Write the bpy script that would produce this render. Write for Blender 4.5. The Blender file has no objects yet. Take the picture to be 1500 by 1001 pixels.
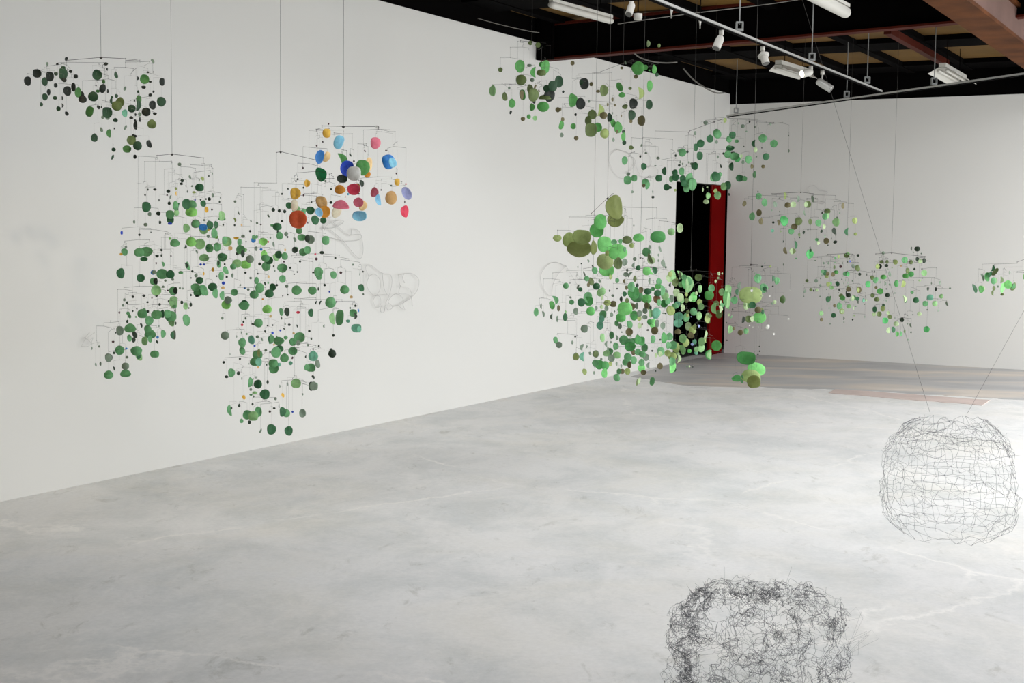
import bpy, math, random
from mathutils import Vector, Matrix
random.seed(7)
C = bpy.context.scene.collection
S = bpy.context.scene
# ------------------------------------------------------------------ camera
F = 1985.0; CX = 750.0; CY = 500.5; EYE = 1.65
VA = Vector((1118, 149.5, -F)); VB = Vector((-3552, 205.5, -F))      # the two wall directions
UP = VA.cross(VB).normalized()
if UP.y < 0: UP = -UP
FW = Vector((0, 0, -1)); FW = (FW - UP * FW.dot(UP)).normalized()
RT = FW.cross(UP).normalized()
R3 = Matrix((RT, FW, UP))                                            # camera vector -> world vector
cam_d = bpy.data.cameras.new('camera'); cam = bpy.data.objects.new('camera', cam_d); C.objects.link(cam)
M4 = R3.to_4x4(); M4.translation = (0, 0, EYE); cam.matrix_world = M4
cam_d.sensor_width = 36; cam_d.lens = F / 1500 * 36; cam_d.clip_start = .05; cam_d.clip_end = 300
S.camera = cam
O = Vector((0, 0, EYE))
def ray(px, py): return R3 @ (Vector((px - CX, CY - py, -F)) / F)
def P(px, py, d): return O + ray(px, py) * d
def PH(px, py, h):
    r = ray(px, py); return O + r * ((h - EYE) / r.z)
def PF(px, py): return PH(px, py, 0)
# ------------------------------------------------------------------ world and light
w = bpy.data.worlds.new('sky'); S.world = w; w.use_nodes = True
bg = w.node_tree.nodes['Background']; bg.inputs[0].default_value = (.90, .95, 1.0, 1); bg.inputs[1].default_value = .3
S.view_settings.view_transform = 'Standard'; S.view_settings.look = 'None'
S.view_settings.gamma = 1; S.view_settings.exposure = -0.06; S.view_settings.use_curve_mapping = False
def area(name, loc, target, sx, sy, power, col):
    l = bpy.data.lights.new(name, 'AREA'); l.shape = 'RECTANGLE'; l.size = sx; l.size_y = sy; l.energy = power; l.color = col
    o = bpy.data.objects.new(name, l); C.objects.link(o); o.location = loc
    o.rotation_euler = (Vector(target) - Vector(loc)).to_track_quat('-Z', 'Y').to_euler(); return o
W1 = (R3 @ VA); W1.z = 0; W1.normalize()                             # along the left wall, away from the camera
W2 = Vector((W1.y, -W1.x, 0))                                        # along the back wall, to the right
CORNER = PF(1060, 517.3); CORNER.z = 0
dw = area('daylight_windows', CORNER + W2 * 10.8 - W1 * 3.4 + Vector((0, 0, 1.35)), CORNER + W2 * 7.2 - W1 * 2.8, 7, 2.2, 350, (.95, .97, 1))
area('added_side_fill_near', CORNER + W2 * 12 - W1 * 11 + Vector((0, 0, 1.3)), CORNER + W2 * 6.5 - W1 * 11, 7, 2.2, 230, (.93, .96, 1))  # unseen second side light, added to brighten the lower left wall
ov = CORNER + W2 * 9.4 - W1 * 3.9 + Vector((0, 0, 3.69))
overhead = area('added_overhead_fill', ov, ov - Vector((0, 0, 1)), 7.2, 7, 640, (.95, .97, 1)); overhead.rotation_euler.z = math.atan2(W1.y, W1.x)  # added overhead fill below the solid ceiling, brightens floor and lower walls
ov2 = CORNER + W2 * 5.4 - W1 * 10.1 + Vector((0, 0, 3.69))
overhead2 = area('added_overhead_fill_near', ov2, ov2 - Vector((0, 0, 1)), 6.6, 6, 215, (.95, .97, 1)); overhead2.rotation_euler.z = math.atan2(W1.y, W1.x)  # second added overhead fill, lifts the floor nearer the left wall
sp = bpy.data.lights.new('track_lamp_beam', 'SPOT'); sp.energy = 55; sp.spot_size = math.radians(62); sp.spot_blend = .8; sp.color = (1, .86, .66); sp.shadow_soft_size = .03
so = bpy.data.objects.new('track_lamp_beam', sp); C.objects.link(so); so.location = (-2.0, 5.9, 3.3)
so.rotation_euler = (Vector((-2.1, 8.7, 0)) - so.location).to_track_quat('-Z', 'Y').to_euler()
# ------------------------------------------------------------------ materials
def lin(c):
    return tuple(((v / 255) / 12.92 if v / 255 <= .04045 else ((v / 255 + .055) / 1.055) ** 2.4) for v in c)
MATS = {}
def mat(name, rgb, rough=.6, metal=0, noise=0, scale=8, emit=0, bump=0, detail=5):
    if name in MATS: return MATS[name]
    m = bpy.data.materials.new(name); m.use_nodes = True; nt = m.node_tree; b = nt.nodes['Principled BSDF']
    c = lin(rgb); b.inputs['Base Color'].default_value = (*c, 1); b.inputs['Roughness'].default_value = rough; b.inputs['Metallic'].default_value = metal
    b.inputs['Specular IOR Level'].default_value = .35
    if emit: b.inputs['Emission Color'].default_value = (*c, 1); b.inputs['Emission Strength'].default_value = emit
    if noise or bump:
        tc = nt.nodes.new('ShaderNodeTexCoord'); n = nt.nodes.new('ShaderNodeTexNoise'); n.inputs['Scale'].default_value = scale; n.inputs['Detail'].default_value = detail
        nt.links.new(tc.outputs['Object'], n.inputs['Vector'])
        if noise:
            r = nt.nodes.new('ShaderNodeValToRGB'); r.color_ramp.elements[0].position = .3; r.color_ramp.elements[1].position = .7
            r.color_ramp.elements[0].color = (*[v * (1 - noise) for v in c], 1); r.color_ramp.elements[1].color = (*[min(1, v * (1 + noise)) for v in c], 1)
            nt.links.new(n.outputs['Fac'], r.inputs['Fac']); nt.links.new(r.outputs['Color'], b.inputs['Base Color'])
        if bump:
            bp = nt.nodes.new('ShaderNodeBump'); bp.inputs['Strength'].default_value = bump; bp.inputs['Distance'].default_value = .01
            nt.links.new(n.outputs['Fac'], bp.inputs['Height']); nt.links.new(bp.outputs['Normal'], b.inputs['Normal'])
    MATS[name] = m; return m
# painted paper leaves: (main colour, paler brushed colour)
COL = {'k': ((30, 48, 30), 'shaded very dark green'), 'd': ((38, 88, 52), 'dark green'), 'g': ((84, 140, 90), 'green'), 'l': ((122, 166, 108), 'pale green'),
 'L': ((124, 190, 92), 'light green'), 'p': ((168, 192, 142), 'pale sage green'), 't': ((92, 152, 124), 'blue green'), 'o': ((132, 148, 84), 'olive green'),
 'q': ((82, 98, 52), 'dark olive green'), 'e': ((80, 74, 46), 'dark brown green'), 's': ((100, 116, 98), 'grey green'), 'Q': ((98, 108, 48), 'olive green'),
 'M': ((112, 190, 104), 'bright green'), 'O2': ((146, 156, 102), 'yellowish olive'), 'O3': ((142, 162, 98), 'yellowish pale green'), 'L2': ((88, 165, 84), 'bright green'),
 'd2': ((62, 132, 66), 'green'), 'G': ((66, 130, 60), 'leaf green'), 'G2': ((66, 150, 82), 'bright green'), 'e2': ((44, 66, 24), 'dark olive green'), 'e3': ((84, 58, 26), 'rust brown'),
 'b2': ((128, 138, 186), 'pale violet'), 'z': ((74, 44, 48), 'dark brown'), 'Y': ((240, 178, 48), 'golden yellow'), 'O': ((236, 150, 22), 'orange'), 'R': ((240, 92, 40), 'orange red'),
 'r': ((208, 46, 72), 'crimson red'), 'P': ((232, 108, 128), 'rose pink'), 'v': ((112, 116, 148), 'slate violet'), 'b': ((22, 96, 158), 'blue'), 'c': ((116, 182, 216), 'light blue'),
 'C': ((92, 142, 166), 'dusty blue'), 'n': ((20, 56, 158), 'deep blue'), 'w': ((222, 220, 208), 'off white'), 'W': ((246, 222, 190), 'cream'), 'T': ((216, 172, 116), 'tan'),
 'T2': ((176, 136, 82), 'light brown'), 'B': ((150, 118, 66), 'ochre brown'), 'H': ((16, 120, 66), 'emerald green'), 'x': ((24, 52, 30), 'dark green'), 'y': ((50, 92, 44), 'green'), 'u': ((16, 26, 17), 'shaded very dark green')}  # last three: darker copies of the greens, shade put into the colour
def leafmat(code):
    nm = 'painted_paper_' + COL[code][1].replace(' ', '_') + '_' + str(sum(COL[code][0]))
    if nm in MATS: return MATS[nm]
    c = lin(COL[code][0]); fa = min((1.3 if code in 'gldLtoqsM' or code in ('L2', 'd2', 'G2', 'O2', 'O3', 'G', 'Q') else 1.0 if code in 'pwWzku' else 1.65), .84 / max(c)); c = tuple(v * fa for v in c)
    m = bpy.data.materials.new(nm); m.use_nodes = True; nt = m.node_tree; b = nt.nodes['Principled BSDF']; b.inputs['Roughness'].default_value = .62; b.inputs['Specular IOR Level'].default_value = .3
    tc = nt.nodes.new('ShaderNodeTexCoord'); oi = nt.nodes.new('ShaderNodeObjectInfo'); n = nt.nodes.new('ShaderNodeTexNoise'); n.noise_dimensions = '4D'
    n.inputs['Scale'].default_value = 1.6; n.inputs['Detail'].default_value = 6; n.inputs['Roughness'].default_value = .7
    ml = nt.nodes.new('ShaderNodeMath'); ml.operation = 'MULTIPLY'; ml.inputs[1].default_value = 40
    nt.links.new(oi.outputs['Random'], ml.inputs[0]); nt.links.new(ml.outputs[0], n.inputs['W']); nt.links.new(tc.outputs['Object'], n.inputs['Vector'])
    r = nt.nodes.new('ShaderNodeValToRGB'); e = r.color_ramp.elements; e[0].position = .32; e[1].position = .72
    lo = tuple(v * .78 for v in c); g = sum(c) / 3; hi = tuple(min(.9, v * 1.22 + g * .12 + .006) for v in c)
    e[0].color = (*lo, 1); e[1].color = (*hi, 1)
    nt.links.new(n.outputs['Fac'], r.inputs['Fac']); nt.links.new(r.outputs['Color'], b.inputs['Base Color'])
    MATS[nm] = m; return m
def nodes_floor():
    m = bpy.data.materials.new('polished_concrete'); m.use_nodes = True; nt = m.node_tree; N = nt.nodes; L = nt.links; b = N['Principled BSDF']
    tc = N.new('ShaderNodeTexCoord')
    def noise(s, d, dist=0, rough=.55, stretch=None):
        n = N.new('ShaderNodeTexNoise'); n.inputs['Scale'].default_value = s; n.inputs['Detail'].default_value = d; n.inputs['Distortion'].default_value = dist; n.inputs['Roughness'].default_value = rough
        if stretch:
            mp = N.new('ShaderNodeMapping'); mp.inputs['Rotation'].default_value = (0, 0, stretch[0]); mp.inputs['Scale'].default_value = (stretch[1], stretch[2], 1)
            L.new(tc.outputs['Object'], mp.inputs['Vector']); L.new(mp.outputs['Vector'], n.inputs['Vector'])
        else: L.new(tc.outputs['Object'], n.inputs['Vector'])
        return n
    def ramp(n, p0, c0, p1, c1):
        r = N.new('ShaderNodeValToRGB'); e = r.color_ramp.elements; e[0].position = p0; e[0].color = (*c0, 1); e[1].position = p1; e[1].color = (*c1, 1); L.new(n.outputs[0], r.inputs['Fac']); return r
    def mix(a, bb, fac, mode='MIX'):
        x = N.new('ShaderNodeMix'); x.data_type = 'RGBA'; x.blend_type = mode
        L.new(a, x.inputs[6]); L.new(bb, x.inputs[7])
        if isinstance(fac, float): x.inputs[0].default_value = fac
        else: L.new(fac, x.inputs[0])
        return x.outputs[2]
    big = ramp(noise(.42, 4, .1, .5), .32, lin((226, 226, 225)), .68, lin((242, 242, 241)))
    warm = ramp(noise(.9, 6, .6, .6), .45, (0, 0, 0), .72, (1, 1, 1))
    wc = N.new('ShaderNodeRGB'); wc.outputs[0].default_value = (*lin((232, 228, 217)), 1)
    wf = N.new('ShaderNodeMath'); wf.operation = 'MULTIPLY'; wf.inputs[1].default_value = .45; L.new(warm.outputs['Color'], wf.inputs[0])
    c = mix(big.outputs['Color'], wc.outputs[0], wf.outputs[0])
    st = ramp(noise(1.7, 10, .35, .72, (-math.atan2(W1.y, W1.x), 1.0, .8)), .36, (.85, .87, .87), .56, (1.015, 1.015, 1.01))
    st2 = ramp(noise(6.5, 8, .5, .72, (-math.atan2(W1.y, W1.x), 1.0, .55)), .31, (.80, .80, .78), .41, (1, 1, 1))
    c = mix(c, st2.outputs['Color'], 1.0, 'MULTIPLY')
    c = mix(c, st.outputs['Color'], 1.0, 'MULTIPLY')
    fine = ramp(noise(38, 6, 0, .7), .3, (.94, .94, .94), .7, (1.04, 1.04, 1.04))
    c = mix(c, fine.outputs['Color'], 1.0, 'MULTIPLY')
    # hairline cracks
    v = N.new('ShaderNodeTexVoronoi'); v.feature = 'DISTANCE_TO_EDGE'; v.inputs['Scale'].default_value = .33
    dn = noise(2.2, 6, 0, .7); mp = N.new('ShaderNodeMix'); mp.data_type = 'RGBA'; mp.blend_type = 'ADD'; mp.inputs[0].default_value = .35
    L.new(tc.outputs['Object'], mp.inputs[6]); L.new(dn.outputs['Color'], mp.inputs[7]); L.new(mp.outputs[2], v.inputs['Vector'])
    cr = ramp(v, 0.0, (1, 1, 1), .006, (0, 0, 0)); br = ramp(noise(1.1, 3), .46, (0, 0, 0), .56, (1, 1, 1))
    cf = N.new('ShaderNodeMath'); cf.operation = 'MULTIPLY'; L.new(cr.outputs['Color'], cf.inputs[0]); L.new(br.outputs['Color'], cf.inputs[1])
    cf2 = N.new('ShaderNodeMath'); cf2.operation = 'MULTIPLY'; cf2.inputs[1].default_value = .7; L.new(cf.outputs[0], cf2.inputs[0])
    lc = N.new('ShaderNodeRGB'); lc.outputs[0].default_value = (*lin((252, 250, 246)), 1)
    c = mix(c, lc.outputs[0], cf2.outputs[0])
    L.new(c, b.inputs['Base Color'])
    rr = ramp(noise(2.5, 5, .4), .3, (.5, .5, .5), .7, (.68, .68, .68)); L.new(rr.outputs['Color'], b.inputs['Roughness']); b.inputs['Specular IOR Level'].default_value = .3
    bp = N.new('ShaderNodeBump'); bp.inputs['Strength'].default_value = .06; bp.inputs['Distance'].default_value = .02; L.new(noise(9, 6).outputs[0], bp.inputs['Height']); L.new(bp.outputs['Normal'], b.inputs['Normal'])
    return m
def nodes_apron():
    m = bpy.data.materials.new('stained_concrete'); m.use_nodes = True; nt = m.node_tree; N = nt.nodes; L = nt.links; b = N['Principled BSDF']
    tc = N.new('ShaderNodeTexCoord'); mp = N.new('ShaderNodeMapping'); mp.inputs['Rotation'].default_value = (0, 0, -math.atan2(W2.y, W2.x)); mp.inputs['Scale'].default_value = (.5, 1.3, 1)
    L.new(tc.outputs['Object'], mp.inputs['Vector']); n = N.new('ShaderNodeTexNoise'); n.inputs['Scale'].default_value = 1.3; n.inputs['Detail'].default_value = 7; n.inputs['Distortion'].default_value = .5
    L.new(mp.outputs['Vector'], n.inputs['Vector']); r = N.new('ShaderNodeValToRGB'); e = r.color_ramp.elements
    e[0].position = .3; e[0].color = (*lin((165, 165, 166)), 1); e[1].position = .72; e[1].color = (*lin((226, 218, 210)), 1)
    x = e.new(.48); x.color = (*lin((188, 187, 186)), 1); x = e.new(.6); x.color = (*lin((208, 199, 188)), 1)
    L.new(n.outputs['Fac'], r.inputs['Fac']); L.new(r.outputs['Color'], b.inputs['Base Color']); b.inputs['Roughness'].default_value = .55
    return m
WALL = mat('white_wall_paint', (226, 225, 220), .85, noise=.012, scale=.7, bump=.03)
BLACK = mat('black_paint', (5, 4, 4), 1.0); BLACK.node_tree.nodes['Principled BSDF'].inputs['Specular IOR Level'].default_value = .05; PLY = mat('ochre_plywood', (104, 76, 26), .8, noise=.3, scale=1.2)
RUST = mat('rusted_red_oxide_steel', (82, 46, 20), .75, noise=.38, scale=3, bump=.2, detail=9); RED = mat('dark_red_steel_paint', (70, 24, 14), .6, noise=.2, scale=3)
DRED = mat('red_post_paint', (104, 4, 3), 1.0, noise=.15, scale=2); DRED.node_tree.nodes['Principled BSDF'].inputs['Specular IOR Level'].default_value = .05
for _m in (RUST, RED): _m.node_tree.nodes['Principled BSDF'].inputs['Specular IOR Level'].default_value = .08
STEEL = mat('galvanised_steel', (150, 152, 150), .4, .5); WHITE = mat('white_enamel', (192, 190, 182), .45); ALU = mat('brushed_silver', (190, 190, 186), .35, .4)
WIRE = mat('dark_steel_wire', (62, 60, 56), .5, .3); FINE = mat('fine_steel_wire', (140, 138, 132), .5, .2); BASKET = mat('dulled_tie_wire', (116, 118, 122), .6, .2)
GLOW = mat('lit_lamp_face', (255, 246, 228), .4, emit=6); PINK = mat('pink_floor_filler', (206, 190, 183), .8, noise=.12, scale=3); CABLE = mat('grey_cable', (132, 130, 124), .6)
LEAFM = None
# ------------------------------------------------------------------ mesh helpers
class MB:
    def __init__(s): s.v = []; s.f = []
    def box(s, c, ax, ay, az):                     # centre and three half-axis vectors
        n = len(s.v); c = Vector(c)
        for i in (-1, 1):
            for j in (-1, 1):
                for k in (-1, 1): s.v.append(c + ax * i + ay * j + az * k)
        for q in ((0, 1, 3, 2), (4, 6, 7, 5), (0, 4, 5, 1), (2, 3, 7, 6), (0, 2, 6, 4), (1, 5, 7, 3)): s.f.append(tuple(n + t for t in q))
        return s
    def tube(s, pts, r, sides=4, cap=True, radii=None):
        pts = [Vector(p) for p in pts]; n0 = len(s.v); prev = None
        for i, p in enumerate(pts):
            t = (pts[min(i + 1, len(pts) - 1)] - pts[max(i - 1, 0)])
            if t.length < 1e-9: t = Vector((0, 0, 1))
            t.normalize()
            if prev is None: a = t.cross(Vector((0, 0, 1)) if abs(t.z) < .9 else Vector((1, 0, 0))).normalized()
            else: a = (prev - t * prev.dot(t)); a = a.normalized() if a.length > 1e-6 else t.orthogonal().normalized()
            prev = a; b = t.cross(a); rr = radii[i] if radii else r
            for k in range(sides):
                an = 2 * math.pi * k / sides; s.v.append(p + (a * math.cos(an) + b * math.sin(an)) * rr)
        for i in range(len(pts) - 1):
            for k in range(sides):
                k2 = (k + 1) % sides; s.f.append((n0 + i * sides + k, n0 + i * sides + k2, n0 + (i + 1) * sides + k2, n0 + (i + 1) * sides + k))
        if cap:
            s.f.append(tuple(n0 + k for k in reversed(range(sides)))); e = n0 + (len(pts) - 1) * sides; s.f.append(tuple(e + k for k in range(sides)))
        return s
    def ball(s, c, r):
        c = Vector(c); n = len(s.v)
        for d in ((1, 0, 0), (-1, 0, 0), (0, 1, 0), (0, -1, 0), (0, 0, 1), (0, 0, -1)): s.v.append(c + Vector(d) * r)
        for q in ((0, 2, 4), (2, 1, 4), (1, 3, 4), (3, 0, 4), (2, 0, 5), (1, 2, 5), (3, 1, 5), (0, 3, 5)): s.f.append(tuple(n + t for t in q))
        return s
    def mesh(s, name, m, smooth=False):
        me = bpy.data.meshes.new(name); me.from_pydata([tuple(v) for v in s.v], [], s.f); me.materials.append(m)
        if smooth: me.polygons.foreach_set('use_smooth', [True] * len(me.polygons))
        me.update(); return me
    def build(s, name, m, parent=None, smooth=False, recentre=True):
        c = Vector((0, 0, 0))
        if recentre and s.v:
            for v in s.v: c = c + v
            c = c / len(s.v); s.v = [v - c for v in s.v]
        o = bpy.data.objects.new(name, s.mesh(name, m, smooth)); C.objects.link(o)
        o.location = c
        if parent: o.parent = parent; o.location = c - parent.location
        return o
def tag(o, label=None, cat=None, group=None, kind=None):
    if label: o['label'] = label
    if cat: o['category'] = cat
    if group: o['group'] = group
    if kind: o['kind'] = kind
    return o
def empty(name, loc):
    o = bpy.data.objects.new(name, None); C.objects.link(o); o.location = loc; o.empty_display_size = .05; return o
def struct(o, label=None): o['kind'] = 'structure'; return o
Z = Vector((0, 0, 1))
# ------------------------------------------------------------------ the room
def on_wall_h(px, py, base, along):                # height above 'base' line seen at pixel (plane through base, direction along, vertical)
    n = along.cross(Z); r = ray(px, py); t = (base - O).dot(n) / r.dot(n); return O + r * t
HL = on_wall_h(1059, 135, CORNER, W1).z; HB = on_wall_h(1063, 153.5, CORNER, W2).z
HCEIL = HL + .22
dl = on_wall_h(988, 400, CORNER, W1); DOORW = (CORNER - dl).dot(W1); DOORH = on_wall_h(1010, 266.5, CORNER, W1).z
print('corner', CORNER, 'wall h', HL, HB, 'door', DOORW, DOORH)
T = .16
def wallbox(name, a, b, z0, z1, out, m=WALL):
    a = Vector((a.x, a.y, 0)); b = Vector((b.x, b.y, 0)); L = b - a; c = (a + b) / 2 + out * (T / 2); c.z = (z0 + z1) / 2
    return struct(MB().box(c, L / 2, out * (T / 2), Z * ((z1 - z0) / 2)).build(name, m))
near = CORNER - W1 * 24
mb = MB()
def wb(mb, a, b, z0, z1, out, t=T):
    a = Vector((a.x, a.y, 0)); b = Vector((b.x, b.y, 0)); c = (a + b) / 2 + out * (t / 2); c.z = (z0 + z1) / 2
    mb.box(c, (b - a) / 2, out * (t / 2), Z * ((z1 - z0) / 2))
wb(mb, near, CORNER - W1 * DOORW, 0, HL, -W2); wb(mb, CORNER - W1 * DOORW, CORNER, DOORH, HL, -W2)
struct(mb.build('wall_left', WALL))
mb = MB(); wb(mb, near + W1 * 3.4, near + W1 * 3.4 + W2 * 10, 0, HL, -W1); struct(mb.build('wall_rear', WALL))
mb = MB(); wb(mb, CORNER, CORNER + W2 * 16, 0, HB, W1); struct(mb.build('wall_back', WALL))
# black fascias above the white boarding
mb = MB(); wb(mb, near - W2 * .02, CORNER - W2 * .02, HL, HCEIL + .05, -W2, .12); struct(mb.build('trim_1', BLACK))
mb = MB(); wb(mb, CORNER - W2 * .3 + W1 * .03, CORNER + W2 * 16 + W1 * .03, HB, HCEIL + .05, W1, .12); struct(mb.build('trim_2', BLACK))
FLOOR = nodes_floor()
mb = MB(); mb.box(CORNER + W2 * 8 - W1 * 9 - Z * .05, W2 * 17, W1 * 17, Z * .05); struct(mb.build('floor', FLOOR))
# older stained slab along the back wall, a couple of millimetres proud
def poly_slab(name, pts, h, m):
    me = bpy.data.meshes.new(name); n = len(pts); v = [(p.x, p.y, .0) for p in pts] + [(p.x, p.y, h) for p in pts]
    f = [tuple(range(n, 2 * n)), tuple(reversed(range(n)))] + [(i, (i + 1) % n, n + (i + 1) % n, n + i) for i in range(n)]
    me.from_pydata(v, [], f); me.materials.append(m); o = bpy.data.objects.new(name, me); C.objects.link(o); return struct(o)
def jag(a, b, n, amp):
    return [a.lerp(b, i / n) + Vector((random.uniform(-amp, amp), random.uniform(-amp, amp), 0)) for i in range(n + 1)]
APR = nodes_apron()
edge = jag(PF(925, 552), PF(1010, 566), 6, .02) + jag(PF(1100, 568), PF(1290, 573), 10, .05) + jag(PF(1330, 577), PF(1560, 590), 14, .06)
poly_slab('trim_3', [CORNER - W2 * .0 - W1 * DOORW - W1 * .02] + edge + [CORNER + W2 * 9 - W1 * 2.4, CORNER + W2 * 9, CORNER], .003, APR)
poly_slab('trim_4', jag(PF(1212, 576.5), PF(1440, 594.5), 14, .025) + jag(PF(1452, 587), PF(1225, 570.5), 14, .02), .005, PINK)
# dark room beyond the doorway
d0 = CORNER - W1 * DOORW - W2 * T; mb = MB()
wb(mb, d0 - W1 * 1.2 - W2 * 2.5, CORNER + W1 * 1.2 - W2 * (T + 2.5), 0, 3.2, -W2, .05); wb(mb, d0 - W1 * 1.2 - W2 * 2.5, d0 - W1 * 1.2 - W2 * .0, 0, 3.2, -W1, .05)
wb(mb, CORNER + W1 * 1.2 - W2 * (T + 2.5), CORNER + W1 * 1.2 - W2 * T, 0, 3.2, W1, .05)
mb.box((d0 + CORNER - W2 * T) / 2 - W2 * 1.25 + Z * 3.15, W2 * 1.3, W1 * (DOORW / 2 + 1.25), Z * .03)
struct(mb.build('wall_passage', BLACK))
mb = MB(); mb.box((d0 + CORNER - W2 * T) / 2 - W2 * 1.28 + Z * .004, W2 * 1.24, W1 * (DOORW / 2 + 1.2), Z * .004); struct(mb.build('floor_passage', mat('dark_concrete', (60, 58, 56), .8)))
# red steel post in the doorway
pw = (CORNER - on_wall_h(1043, 400, CORNER, W1)).dot(W1)
post = empty('steel_post', CORNER - W1 * (pw / 2) - W2 * .09)
q = post.location
MB().box(q + W2 * .05 + Z * (DOORH / 2 + .005), W1 * (pw / 2 - .005), W2 * .012, Z * (DOORH / 2 - .012)).build('column', DRED, post)
MB().box(q + W2 * .05 + Z * .004, W1 * (pw / 2 - .002), W2 * .016, Z * .004).build('base_plate', DRED, post)
tag(post, 'dark red steel post standing inside the black doorway opening', 'post')
# ------------------------------------------------------------------ roof
mb = MB(); mid = CORNER + W2 * 6.5 - W1 * 11; mid.z = HCEIL + .06
mb.box(mid, W2 * 7.2, W1 * 12, Z * .04); struct(mb.build('ceiling', PLY))
k = 0; u = .25
jo = MB()
while u < 13.2:                                                       # joists running with the left wall
    c = CORNER + W2 * u - W1 * 11 + Z * (HCEIL - .01); jo.box(c, W2 * .05, W1 * 11.8, Z * .035); u += .72
struct(jo.build('ceiling_joists', BLACK))
jo = MB(); u = .35
while u < 22:                                                         # deep blocking across
    c = CORNER - W1 * u + W2 * 6.5 + Z * (HCEIL - .005); jo.box(c, W1 * .3, W2 * 6.6, Z * .03); u += 2.1
struct(jo.build('ceiling_blocking', BLACK))
def ibeam(name, a, b, wd, ht, m, label, upv=Z):
    a = Vector(a); b = Vector(b); root = empty(name, a); t = (b - a); L = t.length; t.normalize(); sd = t.cross(Z).normalized(); up = sd.cross(t); c = (a + b) / 2
    MB().box(c + up * .010, t * (L / 2), sd * (wd / 2), up * .010).build('bottom_flange', m, root)
    MB().box(c + up * (ht / 2), t * (L / 2), sd * .008, up * (ht / 2 - .02)).build('web', BLACK, root)
    MB().box(c + up * (ht - .010), t * (L / 2), sd * (wd / 2), up * .010).build('top_flange', m, root)
    return tag(root, label, 'beam')
# roof beam crossing to the left wall
ra = on_wall_h(792, 90, CORNER, W1); rd = on_wall_h(1440, 31.5, ra, W2)
ra2 = ra + (rd - ra).normalized() * .02
ibeam('roof_beam', ra2, rd + (rd - ra).normalized() * 6, .13, .36, RED, 'dark red roof beam crossing from the left wall top to the right')
MB().box(ra + W2 * .1 + Z * .22 - W1 * .09, W2 * .09, W1 * .02, Z * .22).build('trim_5', BLACK)['kind'] = 'structure'
# big rusty beam at the top right corner, and the thin red one beside the fixture
ba = PH(1500, 101, 3.3); bdir = W1
c0 = ba + W2 * .14
big = empty('rusted_beam', c0 - W1 * 11)
cc = c0 - W1 * 3.5
MB().box(cc + Z * .015, W1 * 9, W2 * .14, Z * .015).build('bottom_flange', RUST, big)
MB().box(cc + Z * .15 + W2 * .10, W1 * 9, W2 * .012, Z * .122).build('web', mat('primed_steel', (98, 74, 66), .9, noise=.12, scale=3, bump=.1), big)
MB().box(cc + Z * .15 - W2 * .10, W1 * 9, W2 * .012, Z * .122).build('web', RUST, big)
MB().box(cc + Z * .29, W1 * 9, W2 * .14, Z * .015).build('top_flange', RUST, big)
tag(big, 'large rusty brown steel beam slanting across the top right corner', 'beam')
pa = PH(1300, 44.5, 3.62); pb = PH(1386, 93, 3.62)
MB().box((pa + pb) / 2, (pb - pa) / 2, W2 * .035, Z * .035).build('thin_roof_brace', RED)
tag(bpy.data.objects['thin_roof_brace'], 'thin red roof brace between the roof beam and the right hand light fixture', 'brace')
bo = bpy.data.objects['thin_roof_brace']
# ------------------------------------------------------------------ lighting tracks
TH = 3.1
def track(name, p, q, label):
    root = empty(name, p); t = (q - p).normalized(); sd = t.cross(Z).normalized(); L = (q - p).length; c = (p + q) / 2
    MB().box(c, t * (L / 2), sd * .013, Z * .011).build('rail', mat('dark_track_steel', (84, 86, 84), .5, .4), root)
    MB().box(c + sd * .016, t * (L / 2), sd * .002, Z * .008).build('rail_edge', ALU, root)
    MB().box(c - Z * .014, t * (L / 2), sd * .012, Z * .003).build('conductor_slot', BLACK, root)
    tag(root, label, 'lighting track'); return root
t1a = PH(905, -23, TH); t1b = PH(1290, 133.5, TH); t2a = PH(1066, 170, TH); t2b = PH(1560, 99.5, TH)
track('lighting_track', t1a, t1b, 'long steel lighting track running away and meeting the cross track')
track('lighting_track', t2a, t2b, 'steel cross track running in front of the back wall to the right edge')
def along(pa, pb, px):                              # point of the segment seen at pixel column px
    lo, hi = 0.0, 1.0
    for _ in range(40):
        m = (lo + hi) / 2; v = R3.transposed() @ (pa.lerp(pb, m) - O); x = CX + F * v.x / -v.z
        if x < px: lo = m
        else: hi = m
    return pa.lerp(pb, (lo + hi) / 2)
ROD = [(t1a, t1b, 1083, 'hanger rod with clamp holding the long track nearest the camera'), (t1a, t1b, 1189, 'hanger rod on the long track between the lit spotlight and the silver one'),
       (t1a, t1b, 1270, 'hanger rod holding the far end of the long track'), (t2a, t2b, 1078, 'hanger rod at the left end of the cross track'),
       (t2a, t2b, 1240, 'hanger rod on the cross track just before the tracks meet'), (t2a, t2b, 1368, 'hanger rod on the cross track beside the right hand fixture')]
for a, b, px, lb in ROD:
    p = along(a, b, px) + Z * .016; r = empty('hanger_rod', p)
    MB().tube([p + Z * .05, Vector((p.x, p.y, HCEIL + .02))], .0045, 6).build('rod', STEEL, r)
    mb = MB(); mb.box(p + Z * .01, Vector((.026, 0, 0)), Vector((0, .022, 0)), Z * .008); mb.box(p + Z * .035 + Vector((.022, 0, 0)), Vector((.005, 0, 0)), Vector((0, .02, 0)), Z * .03)
    mb.box(p + Z * .035 - Vector((.022, 0, 0)), Vector((.005, 0, 0)), Vector((0, .02, 0)), Z * .03); mb.box(p + Z * .065, Vector((.026, 0, 0)), Vector((0, .015, 0)), Z * .005); mb.build('clamp', STEEL, r)
    tag(r, lb, 'hanger rod', 'track hanger rods')
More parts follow.
